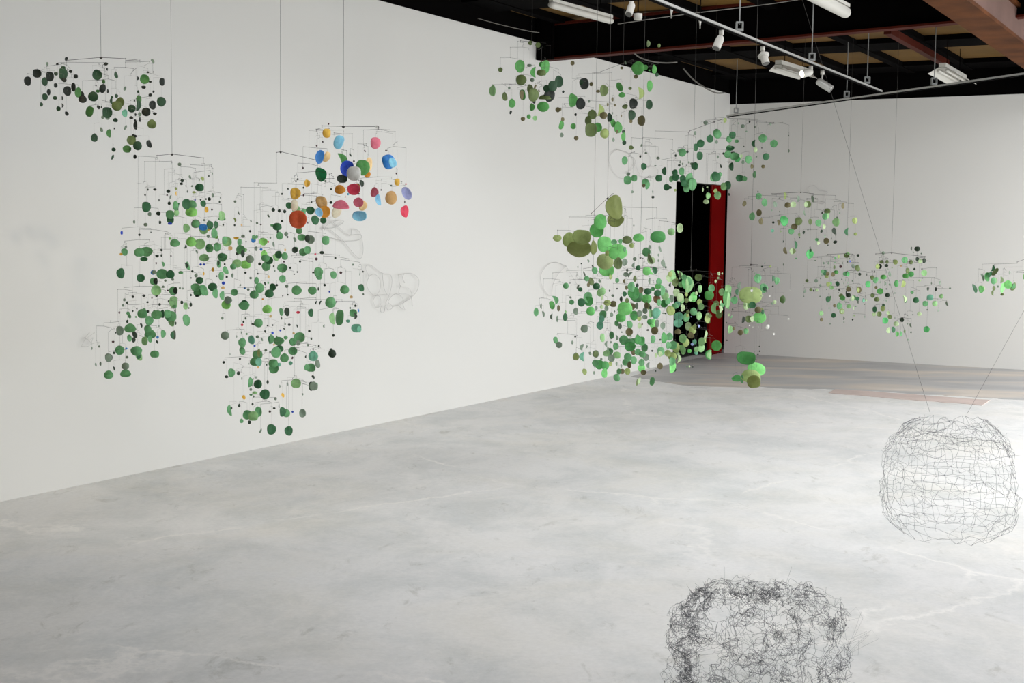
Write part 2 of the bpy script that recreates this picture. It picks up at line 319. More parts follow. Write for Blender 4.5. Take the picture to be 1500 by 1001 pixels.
def spot(top, head, tail, rad, m, label, lit=False, disc=False):      # top of stem, front and back of can
    r = empty('track_spotlight', top); t = (head - tail).normalized(); L = (head - tail).length
    MB().tube([top, top - Z * .035, top - Z * .036, tail.lerp(head, .3)], .02, 10, radii=[.017, .017, .007, .007]).build('stem', WHITE, r, True)
    pts = [tail, tail + t * .012, tail + t * L * .3, head - t * .005, head]
    MB().tube(pts, rad, 18, radii=[rad * .7, rad * .92, rad, rad, rad * .96]).build('lamp_housing', m, r, True)
    MB().tube([head, head + t * .004], rad * .85, 18).build('lamp_face', GLOW if lit else mat('lamp_glass', (90, 90, 86), .2), r)
    if disc: MB().tube([tail + t * .02, tail + t * .035], rad * 1.5, 18).build('mounting_collar', m, r, True)
    tag(r, label, 'spotlight', 'track spotlights'); return r
def spx(px, py, d): return P(px, py, d)
def track_spot(px, hx, hy, tx, ty, rad, m, label, **kw):
    p = along(t1a, t1b, px) - Z * .025; d = (R3.transposed() @ (p - O)).z * -1
    spot(p, spx(hx, hy, d - .03), spx(tx, ty, d), rad, m, label, **kw)
track_spot(1057, 1049, 71, 1056, 54, .029, WHITE, 'white track spotlight pointing down left, first along the long track')
track_spot(1117.5, 1122, 93, 1117, 77, .029, WHITE, 'white track spotlight with round rim, second along the long track', disc=True)
track_spot(1188, 1175, 108.5, 1189, 104.5, .034, WHITE, 'lit white track spotlight glowing beside the reflector fixture', lit=True)
track_spot(1205, 1218, 131, 1197, 118, .034, ALU, 'silver cylinder spotlight, last along the long track')
# spotlight and small fittings hung from the roof at the upper left of the long track
def hangspot(px, py0, d, hx, hy, tx, ty, rad, label):
    p = P(px, py0, d); r = spot(p, P(hx, hy, d - .05), P(tx, ty, d), rad, WHITE, label)
    MB().tube([p, Vector((p.x, p.y, HCEIL + .02))], .006, 6).build('drop_rod', BLACK, r)
hangspot(925, 2, 9.5, 921, 21, 926, 6, .026, 'white cylinder spotlight hanging left of the long track')
def puck(px, py, d, r0, h, name, label, cat, cone=False):
    c = P(px, py, d); r = empty(name, c)
    MB().tube([c - Z * h / 2, c - Z * h * .2, c + Z * h / 2], r0, 16, radii=[r0 * (.35 if cone else .9), r0 * (.45 if cone else 1), r0]).build('body', WHITE, r, True)
    MB().tube([c + Z * h / 2, Vector((c.x, c.y, HCEIL + .02))], .005, 6).build('drop_rod', BLACK, r)
    if cone: MB().tube([c - Z * h / 2, c - Z * h * .9], .006, 6).build('tip', CABLE, r)
    tag(r, label, cat)
puck(934.5, 24.5, 9.6, .031, .042, 'round_sensor', 'round white sensor hanging below the left hand spotlight', 'sensor')
puck(983.5, 18, 10, .013, .05, 'lamp_socket', 'small white conical lamp socket nearer the left spotlight', 'lamp socket', True)
puck(1025.5, 33.5, 11, .014, .05, 'lamp_socket', 'small white conical lamp socket just left of the first track spotlight', 'lamp socket', True)
# fluorescent fixtures
def tube_fixture(a, b, rad, label, wing=0):
    r = empty('fluorescent_light', a); t = (b - a).normalized(); sd = t.cross(Z).normalized(); L = (b - a).length; c = (a + b) / 2
    if wing:
        mb = MB(); n = len(mb.v)
        prof = [(-wing, -.03), (-.035, .035), (-.035, .075), (.035, .075), (.035, .035), (wing, -.03), (wing, -.024), (.03, .03), (-.03, .03), (-wing, -.024)]
        for e in (a, b):
            for x, z in prof: mb.v.append(e + sd * x + Z * z)
        m_ = len(prof)
        for i in range(m_): mb.f.append((i, (i + 1) % m_, m_ + (i + 1) % m_, m_ + i))
        mb.f.append((1, 2, 3, 4)); mb.f.append((m_ + 4, m_ + 3, m_ + 2, m_ + 1)); mb.build('reflector', WHITE, r)
        for s in (-1, 1): MB().tube([a + t * .03 + sd * .04 * s, b - t * .03 + sd * .04 * s], .014, 10).build('tube', WHITE, r, True)
    else:
        MB().tube([a, a + t * .03, b - t * .03, b], rad, 16, radii=[rad * .8, rad, rad, rad * .8]).build('diffuser', WHITE, r, True)
        MB().box(c + Z * (rad + .01), t * (L / 2 * .98), sd * rad * .7, Z * .012).build('backplate', WHITE, r)
    for q in (.2, .8):
        p = a.lerp(b, q) + Z * (.07 if wing else rad + .02); MB().tube([p, Vector((p.x, p.y, HCEIL - .065))], .004, 5).build('suspension_rod', BLACK, r)
    tag(r, label, 'light fixture', 'fluorescent light fixtures')
tube_fixture(PH(806, 6.5, 3.4), PH(896, 31, 3.4), .026, 'white fluorescent tube light above the upper middle mobile')
tube_fixture(PH(1150, -27, 3.4), PH(1240, 19, 3.4), .045, 'white fluorescent tube light cut off by the top edge of the photo')
tube_fixture(PH(1140, 99, 3.35), PH(1184, 112, 3.35), .03, 'fluorescent light with white reflector behind the lit spotlight', .10)
tube_fixture(PH(1380, 103, 3.35), PH(1411, 120.5, 3.35), .03, 'fluorescent light with white reflector above the cross track', .14)
# loose cables under the roof
def cable(name, pts, d, r, m, label):
    ps = [P(x, y, dd) for (x, y), dd in zip(pts, d if isinstance(d, list) else [d] * len(pts))]
    out = []
    for i in range(len(ps) - 1):
        a, b, p0, p3 = ps[i], ps[i + 1], ps[max(i - 1, 0)], ps[min(i + 2, len(ps) - 1)]
        for k in range(5):
            t = k / 5; out.append(.5 * ((2 * a) + (b - p0) * t + (2 * p0 - 5 * a + 4 * b - p3) * t * t + (3 * a - p0 - 3 * b + p3) * t ** 3))
    out.append(ps[-1]); o = MB().tube(out, r, 5).build(name, m, None, True); tag(o, label, 'cable'); return o
cable('loose_cable', [(927, 76), (937, 84), (955, 90), (975, 92), (992, 91)], 13.2, .007, CABLE, 'loose grey cable sagging below the dark red roof beam')
cable('loose_cable', [(1001, 100), (1015, 116), (1032, 128), (1048, 136), (1061, 136)], 16.2, .009, CABLE, 'grey cable drooping to the top of the wall corner')
cable('loose_cable', [(700, 27), (725, 34), (750, 40), (772, 45), (790, 48)], 12.2, .004, CABLE, 'thin grey cable lying along the dark edge above the left wall')
cable('loose_cable', [(905, 35), (960, 27), (1010, 20), (1060, 14), (1140, 4), (1200, -6)], 11.5, .004, CABLE, 'thin grey cable strung across the roof behind the long track')
# ------------------------------------------------------------------ leaf shapes
def leaf_variant(i):
    """a thin domed painted disc of unit diameter, more or less folded along its middle, lying in XY"""
    rnd = random.Random(100 + i)
    dome = [.08, .12, .17, .20, .05, .14, .26, .08, .14][i]; fold = [.0, .22, .12, .34, .42, .0, .10, .60, .28][i]; tip = [0, .06, .0, .05, .08, .0, 0, .1, .04][i]; sq = [2, 2, 2.35, 2, 2, 2.6, 2.1, 2, 2.2][i]
    ph = rnd.uniform(0, 6); seg = 22; rings = (0, .34, .66, .88, 1.0); th = .018
    def pt(rf, an, side):
        c, s = math.cos(an), math.sin(an); k = (abs(c) ** sq + abs(s) ** sq) ** (-1 / sq)
        k *= 1 + .022 * math.sin(3 * an + ph) + .014 * math.sin(5 * an + ph * 2) + tip * max(0, s) ** 12
        x, y = .5 * rf * k * c, .5 * rf * k * s
        z = -dome * rf * rf + dome * .5 + abs(x) * fold * 1.1 - fold * .2 + .01 * math.sin(2 * an + ph) * rf
        return Vector((x, y, z + th / 2 * side * (1 if rf < 1 else .3)))
    v = []; f = []
    for side in (1, -1):
        base = len(v); v.append(pt(0, 0, side))
        for rf in rings[1:]:
            for k in range(seg): v.append(pt(rf, 2 * math.pi * k / seg, side))
        for k in range(seg):
            q = (base, base + 1 + k, base + 1 + (k + 1) % seg); f.append(q if side > 0 else q[::-1])
        for ri in range(len(rings) - 2):
            for k in range(seg):
                a = base + 1 + ri * seg; k2 = (k + 1) % seg; q = (a + k, a + seg + k, a + seg + k2, a + k2); f.append(q if side > 0 else q[::-1])
    half = len(v) // 2; a = 1 + (len(rings) - 2) * seg
    for k in range(seg): k2 = (k + 1) % seg; f.append((a + k, half + a + k, half + a + k2, a + k2))
    return v, f
VAR = [leaf_variant(i) for i in range(9)]
LM = {}
def leaf_mesh(i, code):
    if (i, code) not in LM:
        me = bpy.data.meshes.new('leaf_disc'); me.from_pydata([tuple(p) for p in VAR[i][0]], [], VAR[i][1]); me.materials.append(leafmat(code))
        me.polygons.foreach_set('use_smooth', [True] * len(me.polygons)); me.update(); LM[(i, code)] = me
    return LM[(i, code)]
# each entry: x,y,w,h,colour[,lean]   (one text block per photographed cluster: x0,y0,scale)
DISCS = {
'A': [(0,40,5.0,"""485,232,18,26,k,20;345,268,14,22,s;420,270,18,12,k;463,295,28,22,d;270,338,52,54,k;200,394,42,58,k;362,360,48,60,k;326,398,38,54,d;465,342,54,76,d
470,385,30,28,k;410,340,24,24,d;517,322,22,20,k;555,360,26,26,k;406,426,22,28,k;355,475,22,40,k;331,510,34,44,d;403,517,26,24,d;301,566,20,26,d;457,520,10,26,k
456,574,10,26,k;428,597,26,30,d;489,632,22,28,k,-30;491,466,48,60,k;540,438,28,56,k;572,478,40,64,g;600,495,34,44,k;605,528,50,46,k;708,348,60,66,d;682,508,62,62,d
652,616,46,66,g,15;776,268,24,20,k;785,307,10,20,k;850,350,22,42,d,-15;757,398,20,26,g;715,468,26,20,g;757,450,40,58,k,15;703,426,10,12,k;790,468,12,26,k;815,540,16,40,d
820,512,16,16,d;853,503,20,24,d;722,586,20,26,k,-30;743,586,8,16,k;783,625,60,68,d;752,660,18,22,s;788,662,26,28,s;845,681,30,26,d;855,575,62,60,q;880,548,52,58,q
746,750,18,32,s,-20;798,777,28,52,g;691,810,42,52,d;832,897,26,26,d;826,952,14,34,d,20;962,828,56,60,q;930,892,52,46,g;1010,868,54,58,d;1090,856,30,50,k,-20
990,948,20,26,k;978,790,18,14,k;992,798,18,18,k;914,630,34,48,t;965,596,48,48,d;1022,528,32,52,g;1014,575,28,66,d,10;1022,638,22,26,s;1024,676,12,32,k;992,720,24,54,k
990,684,16,18,k;993,640,12,20,k;961,664,24,18,k;1070,620,54,52,k;1115,570,42,56,k;1183,545,56,62,d;1134,632,24,18,k;1112,710,56,56,q;1190,400,32,48,k;1057,380,58,60,g
1082,330,16,14,k;1007,374,12,24,k;1052,439,28,20,k;1100,400,20,14,k;1117,248,16,28,s,-35;1124,472,14,16,k;1101,496,22,22,k;912,448,16,28,s,20;1010,472,14,18,d
985,538,10,14,k;920,735,14,34,s,25;836,742,8,14,k""")],
'D': [(400,160,6.25,"""508,135,14,16,z;494,220,64,72,Y;608,304,76,110,c,20;940,310,80,92,P;950,160,22,22,w;424,436,68,112,b,12;495,440,50,86,T,25;400,336,14,16,z,-20;455,299,12,16,z,-20
840,384,12,22,z,-30;1060,480,100,116,b,-15;1095,490,60,80,c,-20;672,540,100,124,n,15;740,590,112,112,w;825,535,108,124,G;875,502,52,108,T;864,596,52,56,O;739,477,16,18,z
633,640,84,66,k;630,465,50,110,G,-20;710,418,14,30,s,-30;432,600,86,112,H,-18;274,539,12,20,z;309,680,46,58,Y;204,772,82,90,Y;226,642,16,18,k;209,660,14,16,k;479,660,18,22,s
611,736,84,72,O;738,734,100,90,r;775,725,50,80,O;813,680,30,56,k,-15;578,764,12,12,z;687,778,20,20,c;1140,668,42,56,Y;1127,590,12,16,z,-20;1216,686,14,14,P;1215,775,72,108,v,-30
1205,850,10,18,z;1205,937,64,94,r;1088,812,92,108,T2;1082,700,16,16,s;990,740,14,12,z;924,760,62,76,P,15;962,832,42,90,C,-12;782,855,82,76,P;824,886,64,80,T,20;786,775,12,14,z
620,888,126,72,P,5;585,940,72,104,W,25;792,985,112,80,c;446,855,86,110,B,-25;470,940,92,96,O;420,945,56,74,C,-20;662,804,14,10,r;228,1010,138,140,R;205,880,56,96,W;530,854,24,22,k
137,730,14,14,k;83,776,14,16,k;278,720,14,16,k;1035,378,16,12,z;532,733,16,18,k;352,852,12,18,k;280,788,12,20,z""")],
'BC': [(120,220,6.25,"""894,131,28,28,s;988,248,18,30,s,-20;1160,238,12,20,k;1195,212,8,24,s,-15;1104,262,24,34,o,-30;1074,275,10,26,s;918,280,26,28,k;910,308,26,20,k;952,328,12,10,k;1008,330,18,16,s
1077,340,68,60,d;1026,388,30,18,o;964,380,8,22,k;603,362,14,18,k;668,362,26,18,k;578,410,14,20,k;791,377,30,28,k;780,412,14,14,z;811,428,10,34,s,15;862,352,24,22,o,30
862,398,10,34,Y;801,487,24,28,k;707,458,10,22,k;592,520,68,82,d;620,587,28,34,s;700,580,34,34,k;805,590,66,70,g;810,640,56,56,d;806,675,34,22,n;865,510,42,76,g;880,520,30,64,d,10;868,575,38,52,l
952,495,64,86,d;1005,495,76,70,g;1002,565,92,72,L;1110,490,44,52,d;1136,448,14,16,k;1166,448,26,28,k;1087,455,14,18,k;1036,456,14,12,n;1199,414,20,34,s;1260,474,14,20,k;1268,436,8,16,s
1402,470,22,20,s;1136,545,30,46,Y;1190,545,16,16,z;1280,602,48,76,l;1281,628,60,28,g;480,658,16,26,s;583,682,30,26,s;713,663,18,28,k;366,758,18,30,n;526,776,20,20,k,-30;632,752,10,10,k
1042,672,72,68,s;1042,675,60,58,g;1120,642,20,18,s;956,715,52,68,l;1110,710,64,50,b;1115,730,70,70,l;1172,690,54,74,d;1158,730,20,20,Y;1230,685,34,60,d;1212,762,50,80,g;1232,796,26,30,L
1295,684,14,18,k;1398,688,16,16,k;1398,640,16,34,o,-20;850,851,76,62,g;805,812,20,22,L;1000,838,80,76,L;995,825,56,40,d;1080,860,84,84,l;1095,828,36,26,b;1155,790,24,28,s;1168,900,62,68,g;1165,885,50,34,d
1240,888,58,70,g;1325,838,76,78,l;1310,825,44,60,g;1358,900,34,34,T;1412,808,40,22,Y;1447,842,34,54,g;1455,912,70,72,g;1475,950,30,56,k;1425,948,24,26,k;403,888,20,22,s;392,932,50,60,g,-15;358,954,24,20,Y
524,935,74,68,g;590,930,92,78,g;568,1000,60,36,d;728,915,22,20,k,30;688,970,28,20,k;728,965,14,24,k;815,970,12,18,z;1118,985,76,60,l;1286,982,76,66,g;1280,965,60,40,d;952,885,16,30,k;936,895,12,16,s
1048,932,14,36,s,-20;1435,576,10,30,s,-20;1462,686,14,20,T;1475,790,30,26,s"""),
(340,280,6.25,"""25,95,18,18,s;60,205,12,18,s;334,226,14,28,s,-25;173,276,12,22,s,-20;228,294,20,20,s;262,306,16,14,z;456,276,22,20,k;165,368,20,20,k;24,313,16,16,k;377,172,28,30,k;432,181,24,26,k;482,187,24,28,k
457,27,14,18,k;522,132,54,52,d;590,172,66,60,l;657,190,38,52,g,10;716,178,68,62,d;906,104,22,24,k;693,290,10,18,z;413,322,70,60,d;368,314,32,20,g;436,410,54,62,g;412,368,14,30,k;612,364,48,52,g;637,428,66,52,g
498,394,30,36,s;506,422,14,18,k;572,446,22,36,s,-20;718,445,66,66,s;695,435,40,60,k;860,452,60,70,g;762,265,60,76,d,-15;835,270,50,50,d;782,262,20,40,k;378,490,16,44,s,-10;350,430,14,18,s;195,450,36,40,b;200,425,34,40,g
285,465,66,58,L;282,445,50,26,d;330,465,16,16,r;225,420,20,28,g;75,465,30,50,g;85,530,78,66,g;120,540,30,34,l;100,580,32,50,k;35,434,42,20,Y;128,464,14,10,k;218,528,24,36,s;266,534,24,22,b;48,575,24,22,k
484,540,18,24,T;572,540,46,50,k;585,525,32,24,g;650,560,66,62,g;688,540,54,62,g;822,563,34,26,k;762,578,16,18,r;771,622,22,24,z;945,612,18,16,k;1106,674,16,18,s;293,575,50,54,L;305,615,66,60,g;338,635,66,64,d
312,690,70,72,g;425,582,52,60,d;405,605,50,60,l,-20;486,595,50,60,g,-10;254,668,26,24,k;475,648,14,14,z;380,690,12,20,k;622,645,20,18,k;162,622,64,60,s;165,625,60,60,g;45,662,76,66,l;125,670,76,66,L;10,695,50,44,g
460,705,78,72,g;450,700,64,50,d;532,704,18,18,k,-30;122,748,20,18,k;235,757,18,14,k;170,797,22,22,s;460,805,54,62,g;230,820,36,58,g;258,888,66,80,g;280,880,20,50,L;376,880,50,60,d;410,862,20,20,k;302,848,14,30,k,-20;328,840,14,24,g
335,785,16,26,T;568,762,12,12,k;597,741,12,14,k;391,731,12,14,s;790,742,70,76,g;800,778,48,60,g;742,746,18,16,k;930,768,50,62,g,-12;995,748,24,22,z;1198,738,16,14,k;1180,886,46,60,d,-15;847,861,22,22,k;790,896,14,26,k
590,908,78,76,g;735,910,70,66,g;1030,900,72,70,g;1040,905,30,66,l;500,872,26,26,s;148,902,22,22,s;115,890,18,18,b;74,862,12,20,s,30;20,928,54,54,g;202,948,70,68,g;340,940,70,66,d;890,922,14,16,n,20
1090,970,26,22,T;1200,945,16,16,s;280,990,16,14,O;510,950,12,14,k;462,960,10,14,k;1168,762,6,20,s"""),
(120,380,5.5625,"""505,20,66,60,g;320,115,56,72,d;478,153,54,56,d;580,106,34,32,b;590,105,32,28,s;655,120,82,72,g;720,123,60,60,d;585,180,54,54,g;600,178,30,48,k;680,174,18,18,s;738,164,20,22,s;605,32,10,20,z;602,253,70,74,l
608,298,20,18,k;662,224,22,18,s;700,254,14,12,z;745,258,60,62,g;760,255,30,50,k;660,40,18,36,g,-15;806,106,32,22,g;862,55,28,60,g,-18;850,50,16,40,k,-18;900,98,18,18,k;968,42,18,18,n;995,42,16,16,n;932,132,24,28,s
889,152,8,14,k;992,118,12,24,Y;1067,84,20,28,Y;1120,38,28,54,g;1112,30,16,40,k;1163,40,14,14,k;958,172,52,50,d;925,228,62,56,g;940,270,58,62,g;938,300,24,16,k;990,250,48,78,g,-12;1012,272,30,44,g;1065,225,64,60,d
1088,280,38,66,g;1100,138,10,14,k;1140,137,36,62,g;1170,90,36,58,g,-25;1222,65,66,46,g;1260,30,80,60,g;1270,15,60,30,d;1322,45,50,56,g;1180,145,18,16,k;1225,132,18,30,s;1153,195,24,22,n;1150,230,26,20,T;1232,272,62,54,s
1240,270,50,50,g;1148,296,34,62,g;1190,332,54,52,s;1175,370,64,66,L;1325,237,16,20,b;1320,375,74,60,g;1325,355,50,40,d;1290,210,10,18,s;800,235,16,20,s;824,238,10,16,s;888,292,14,18,k;415,306,18,20,k;504,297,22,20,k
347,330,20,22,s;368,354,16,20,k;335,376,18,20,s;304,434,12,18,z;448,403,10,16,k;414,422,12,14,k;534,349,16,14,k;632,368,18,20,k;571,314,10,18,z;706,342,10,18,k;752,350,56,86,l;755,384,30,24,g;815,352,20,26,k
845,382,32,50,l;838,380,14,44,k;890,370,18,30,k;872,398,8,14,s;1145,480,18,22,s;492,442,66,64,g;508,410,22,20,g;536,425,20,20,k;375,440,24,24,g;384,462,22,36,g,-20;370,508,16,24,k;440,470,14,14,g;548,500,56,66,g;535,505,20,50,k
610,450,78,64,g;592,450,30,60,k;655,445,30,56,d;700,445,50,60,g;725,462,78,72,g;730,505,44,74,l;855,495,50,84,g,-10;845,510,24,50,k,-10;485,538,14,34,k,-15;312,582,52,66,s;312,584,46,60,d;392,566,78,64,g;392,642,32,50,g,-10;435,612,30,54,k,-20
422,658,24,36,k;536,568,50,50,g;525,568,24,44,k;556,615,78,66,g;553,650,30,50,g;508,666,42,62,l;617,636,20,22,b;614,674,14,26,k,-25;662,608,34,56,g;750,618,38,62,s;742,618,18,56,d;765,522,10,24,k;760,418,10,30,k
254,673,20,16,z;275,600,10,12,k;308,742,64,66,g;362,727,18,16,b;443,748,78,70,g;465,790,44,66,l,-15;463,790,30,40,d;593,770,62,50,g;367,798,22,20,s;218,802,50,60,k,-8;218,802,48,58,s;264,763,14,22,k;140,711,16,16,s;83,726,8,24,s
112,860,12,28,s,-10;151,852,14,28,s;262,890,12,30,k,-15;353,870,52,50,s;356,872,48,46,g;355,935,72,56,g;217,942,64,60,g;628,545,8,18,s;1262,630,8,20,s;1297,597,8,18,s;1168,622,56,60,s;1170,622,50,54,g
1305,535,20,20,r;1315,510,14,18,k;1310,680,54,66,g;1312,745,40,58,g,-15;1155,840,20,20,k;1288,812,16,18,k;1218,926,48,60,g;1178,958,26,20,k;1275,930,22,28,k;1205,775,6,18,s;745,168,12,8,k"""),
(340,420,7.5,"""120,212,94,84,g;150,210,50,72,k;385,248,90,80,L;545,278,38,74,g,-8;600,278,50,84,k,-5;725,286,34,26,r;865,288,50,76,d;1085,175,100,104,g;1115,180,40,70,k;1150,166,12,22,k;970,178,14,44,k,25;924,176,8,36,k,15;1305,116,32,34,T
1110,352,52,112,l,-8;1170,338,76,150,g,5;1273,380,38,30,t;1330,290,72,72,g;1350,325,24,60,k;1390,262,14,34,b,-15;1297,236,18,26,s;1355,211,24,26,k;1365,452,96,80,t;1395,470,44,60,t;1012,436,14,32,s;1112,537,28,28,k
292,400,82,84,g,10;238,415,48,20,k,20;148,350,18,24,s;124,384,18,28,k,-20;107,420,28,28,r;208,388,8,28,s;542,346,14,32,s,-10;422,326,26,28,T;390,428,18,16,k;446,424,16,18,k;578,412,14,28,s;628,420,28,26,k;714,434,12,32,k,-20
676,512,26,20,T;530,482,20,20,n;571,464,22,14,k,30;445,510,24,26,n;365,492,16,28,k,-20;160,522,22,20,g;278,553,32,30,s;326,582,18,36,s,-20;118,618,72,86,g;205,588,60,86,t,-12;220,575,30,30,v;120,705,52,74,g,-25;247,652,22,24,n
425,580,50,90,g,10;415,580,22,70,d;512,598,98,80,g;490,550,18,18,s;590,562,38,36,g,-30;460,638,20,24,T;668,608,70,76,g;740,560,104,96,g;728,620,40,50,s;848,488,26,24,k;832,644,20,24,s;953,655,18,26,k;872,576,18,24,s
520,680,78,70,d;482,722,92,106,g;505,730,16,90,p;575,785,84,84,g;668,706,86,80,g;660,783,18,28,z,20;643,842,38,38,t;370,700,26,26,s,-30;416,722,16,30,k;280,745,94,84,g;292,730,30,80,o;248,826,90,84,g;290,830,60,80,t
452,842,88,80,g;518,858,34,36,t;382,860,14,20,k;285,885,24,30,T2;892,765,92,96,t;890,690,12,26,k;812,772,12,30,k;1102,738,74,76,k;1088,700,30,40,k,20;945,850,46,76,s,-12;940,850,24,60,k,-12;84,796,24,26,k;865,890,90,80,g;820,890,50,60,g;48,552,6,24,s;98,505,6,24,s;185,850,8,18,s"""),
(300,440,5.0,"""505,500,62,60,g;775,498,64,60,g;790,495,40,56,k;745,505,40,56,g;545,472,22,22,g;335,602,30,62,g,8;345,602,12,50,k,8;386,615,52,56,d;374,566,10,18,s;458,600,14,26,k;548,630,8,20,s;668,610,64,62,l;795,562,16,26,k,-35
797,630,54,56,s;783,630,30,58,k;810,630,30,46,g;337,654,18,20,s;366,675,32,18,l;338,692,20,14,g;358,706,12,14,s;440,690,62,64,d;288,711,20,28,Y,-20;571,697,18,30,Y,-20;519,722,18,20,s;717,690,10,16,s;607,615,6,24,s
252,772,16,22,k;350,762,14,18,k;181,808,26,70,g,-10;195,790,12,20,k;508,792,18,14,k;476,816,16,16,z;385,818,46,66,g;310,840,58,60,g;355,848,62,60,l;570,818,40,60,d;598,828,46,52,g;643,818,14,14,n;712,828,42,54,s;714,830,38,48,g
269,885,24,28,g;327,895,20,24,k;488,947,58,66,d;614,958,52,60,d;409,957,12,30,s,25;544,776,6,24,s;272,574,8,20,s""")],
'E': [(700,40,5.0,"""384,115,28,28,o;440,130,32,32,o;165,311,30,30,o;306,285,62,80,G;378,278,30,18,s;317,386,68,68,o;107,466,42,68,l;230,445,16,18,s,30;197,508,34,54,o,-12;250,558,44,56,g;245,568,26,30,l;242,624,14,24,k,15;398,386,26,24,s
413,330,28,66,g;465,272,34,34,g;495,288,56,78,g;465,330,60,40,o;487,330,24,40,G;381,450,38,54,o;322,495,38,66,G,-8;325,495,26,60,e;410,495,66,84,o;413,546,20,24,k;395,585,34,46,g;330,672,28,26,e;375,655,26,30,g;418,666,28,30,l
587,398,54,74,d;552,430,56,66,d;503,448,42,46,d;525,498,68,84,k;490,512,78,30,o;478,580,78,64,G;625,472,16,18,k,30;422,440,12,36,e,20;450,464,10,20,e,-20""")],
'F': [(700,40,5.0,"""692,262,26,28,e;586,604,30,32,e;606,600,12,20,e;612,715,30,60,g,12;622,675,22,28,e;614,790,24,28,s;715,640,16,18,k;698,725,34,36,g;720,812,28,26,e;776,414,56,70,k,-10;757,404,26,34,d;830,416,24,26,e
690,536,58,84,G;753,560,60,74,k;815,542,14,20,s;880,468,26,18,e;920,464,54,70,q;893,610,36,72,o,8;838,640,58,60,q;920,646,48,46,e;803,684,42,60,q;826,752,76,86,q;875,734,54,60,G;932,778,56,62,o;965,662,32,56,d
990,700,34,56,g,-20;1028,735,52,72,g;1017,765,16,24,e;1040,436,38,62,g,-25;1055,497,40,34,g;987,528,14,26,e;952,567,12,24,e;1003,571,14,18,e;1077,580,36,30,q,-15;1115,448,22,20,q;1054,298,20,18,e;1172,300,80,84,G
1225,294,34,34,g;1293,308,30,56,g;1157,362,28,26,e;1138,560,52,66,k;1250,566,42,62,d;1127,644,46,66,d;1125,640,18,28,s;1121,690,20,22,e;1198,684,50,64,e;1188,484,34,72,o,-5;1262,430,36,72,g;1250,120,22,40,p;1328,134,20,24,q
1312,348,22,26,d;1066,805,28,60,g;1070,845,26,30,d;1066,765,20,24,d;1122,882,30,28,q;993,824,16,26,s;1052,650,8,20,e;1080,258,10,24,s,-20;1256,314,14,10,g;985,630,10,20,s""")],
'G': [(880,150,5.0,"""768,150,28,26,s;908,132,22,30,o;1040,175,24,24,s;1090,142,12,16,k;1127,180,12,18,s;1067,214,14,12,s;1243,158,14,20,s,-25;1008,154,10,14,s;690,226,16,26,s;857,228,50,62,g,-25;800,267,44,48,d;732,302,48,50,d;965,240,42,44,d
942,270,36,40,g;996,285,26,20,g;847,290,20,22,s;1186,264,52,52,g;1268,303,48,48,g;1376,244,8,10,s;1376,356,8,22,s;1180,334,8,8,k;1048,323,8,8,k;1125,303,22,46,d;1136,348,24,34,p;940,338,40,40,g;950,335,50,30,d
694,330,28,48,d;598,367,50,52,g;634,362,16,20,k;566,355,10,18,s;550,390,14,18,k;722,392,38,52,d;858,400,14,20,s;930,382,46,46,g;980,400,60,50,g;1000,415,40,40,G2;965,385,36,40,k;899,375,14,16,k;1084,418,44,52,g;1028,394,18,22,p
1042,438,20,24,s;1108,470,20,26,e;1189,470,22,22,e;1212,398,42,46,d;1140,398,12,12,s;956,470,30,50,d;880,468,12,24,k,-20;1018,553,50,44,d;1055,560,30,34,g;1125,530,22,44,g;297,315,12,20,s,20;289,396,14,18,k;331,372,18,12,s
420,407,22,18,s;177,426,38,54,g;315,470,36,42,d;202,526,24,22,s;195,570,50,54,g;247,556,38,42,g;233,656,14,16,s;327,586,44,46,g;345,610,26,50,g,15;315,610,22,24,e;426,556,42,44,d;464,504,30,50,d;483,622,38,42,d;508,626,22,18,k
400,464,14,8,s;380,655,8,20,s;382,694,20,18,k;541,514,36,40,d;596,506,34,50,g;548,550,46,46,d;515,562,28,40,g;600,560,40,44,d;688,467,44,48,d;668,450,24,20,s;646,440,12,16,s;575,462,18,18,k;600,452,10,20,s;584,438,10,18,s
655,560,44,70,g;612,590,42,46,d;640,590,50,46,g;675,600,50,80,g;630,630,40,50,g;660,590,30,30,d;545,644,16,18,o;845,545,56,64,d,-25;830,550,50,56,g;874,528,24,30,g;898,616,36,50,l;928,608,42,52,d;787,684,30,40,l;855,682,42,50,l
840,650,24,28,o;772,728,36,28,p;748,640,10,28,p;780,622,12,12,p;938,675,14,20,k,-25""")],
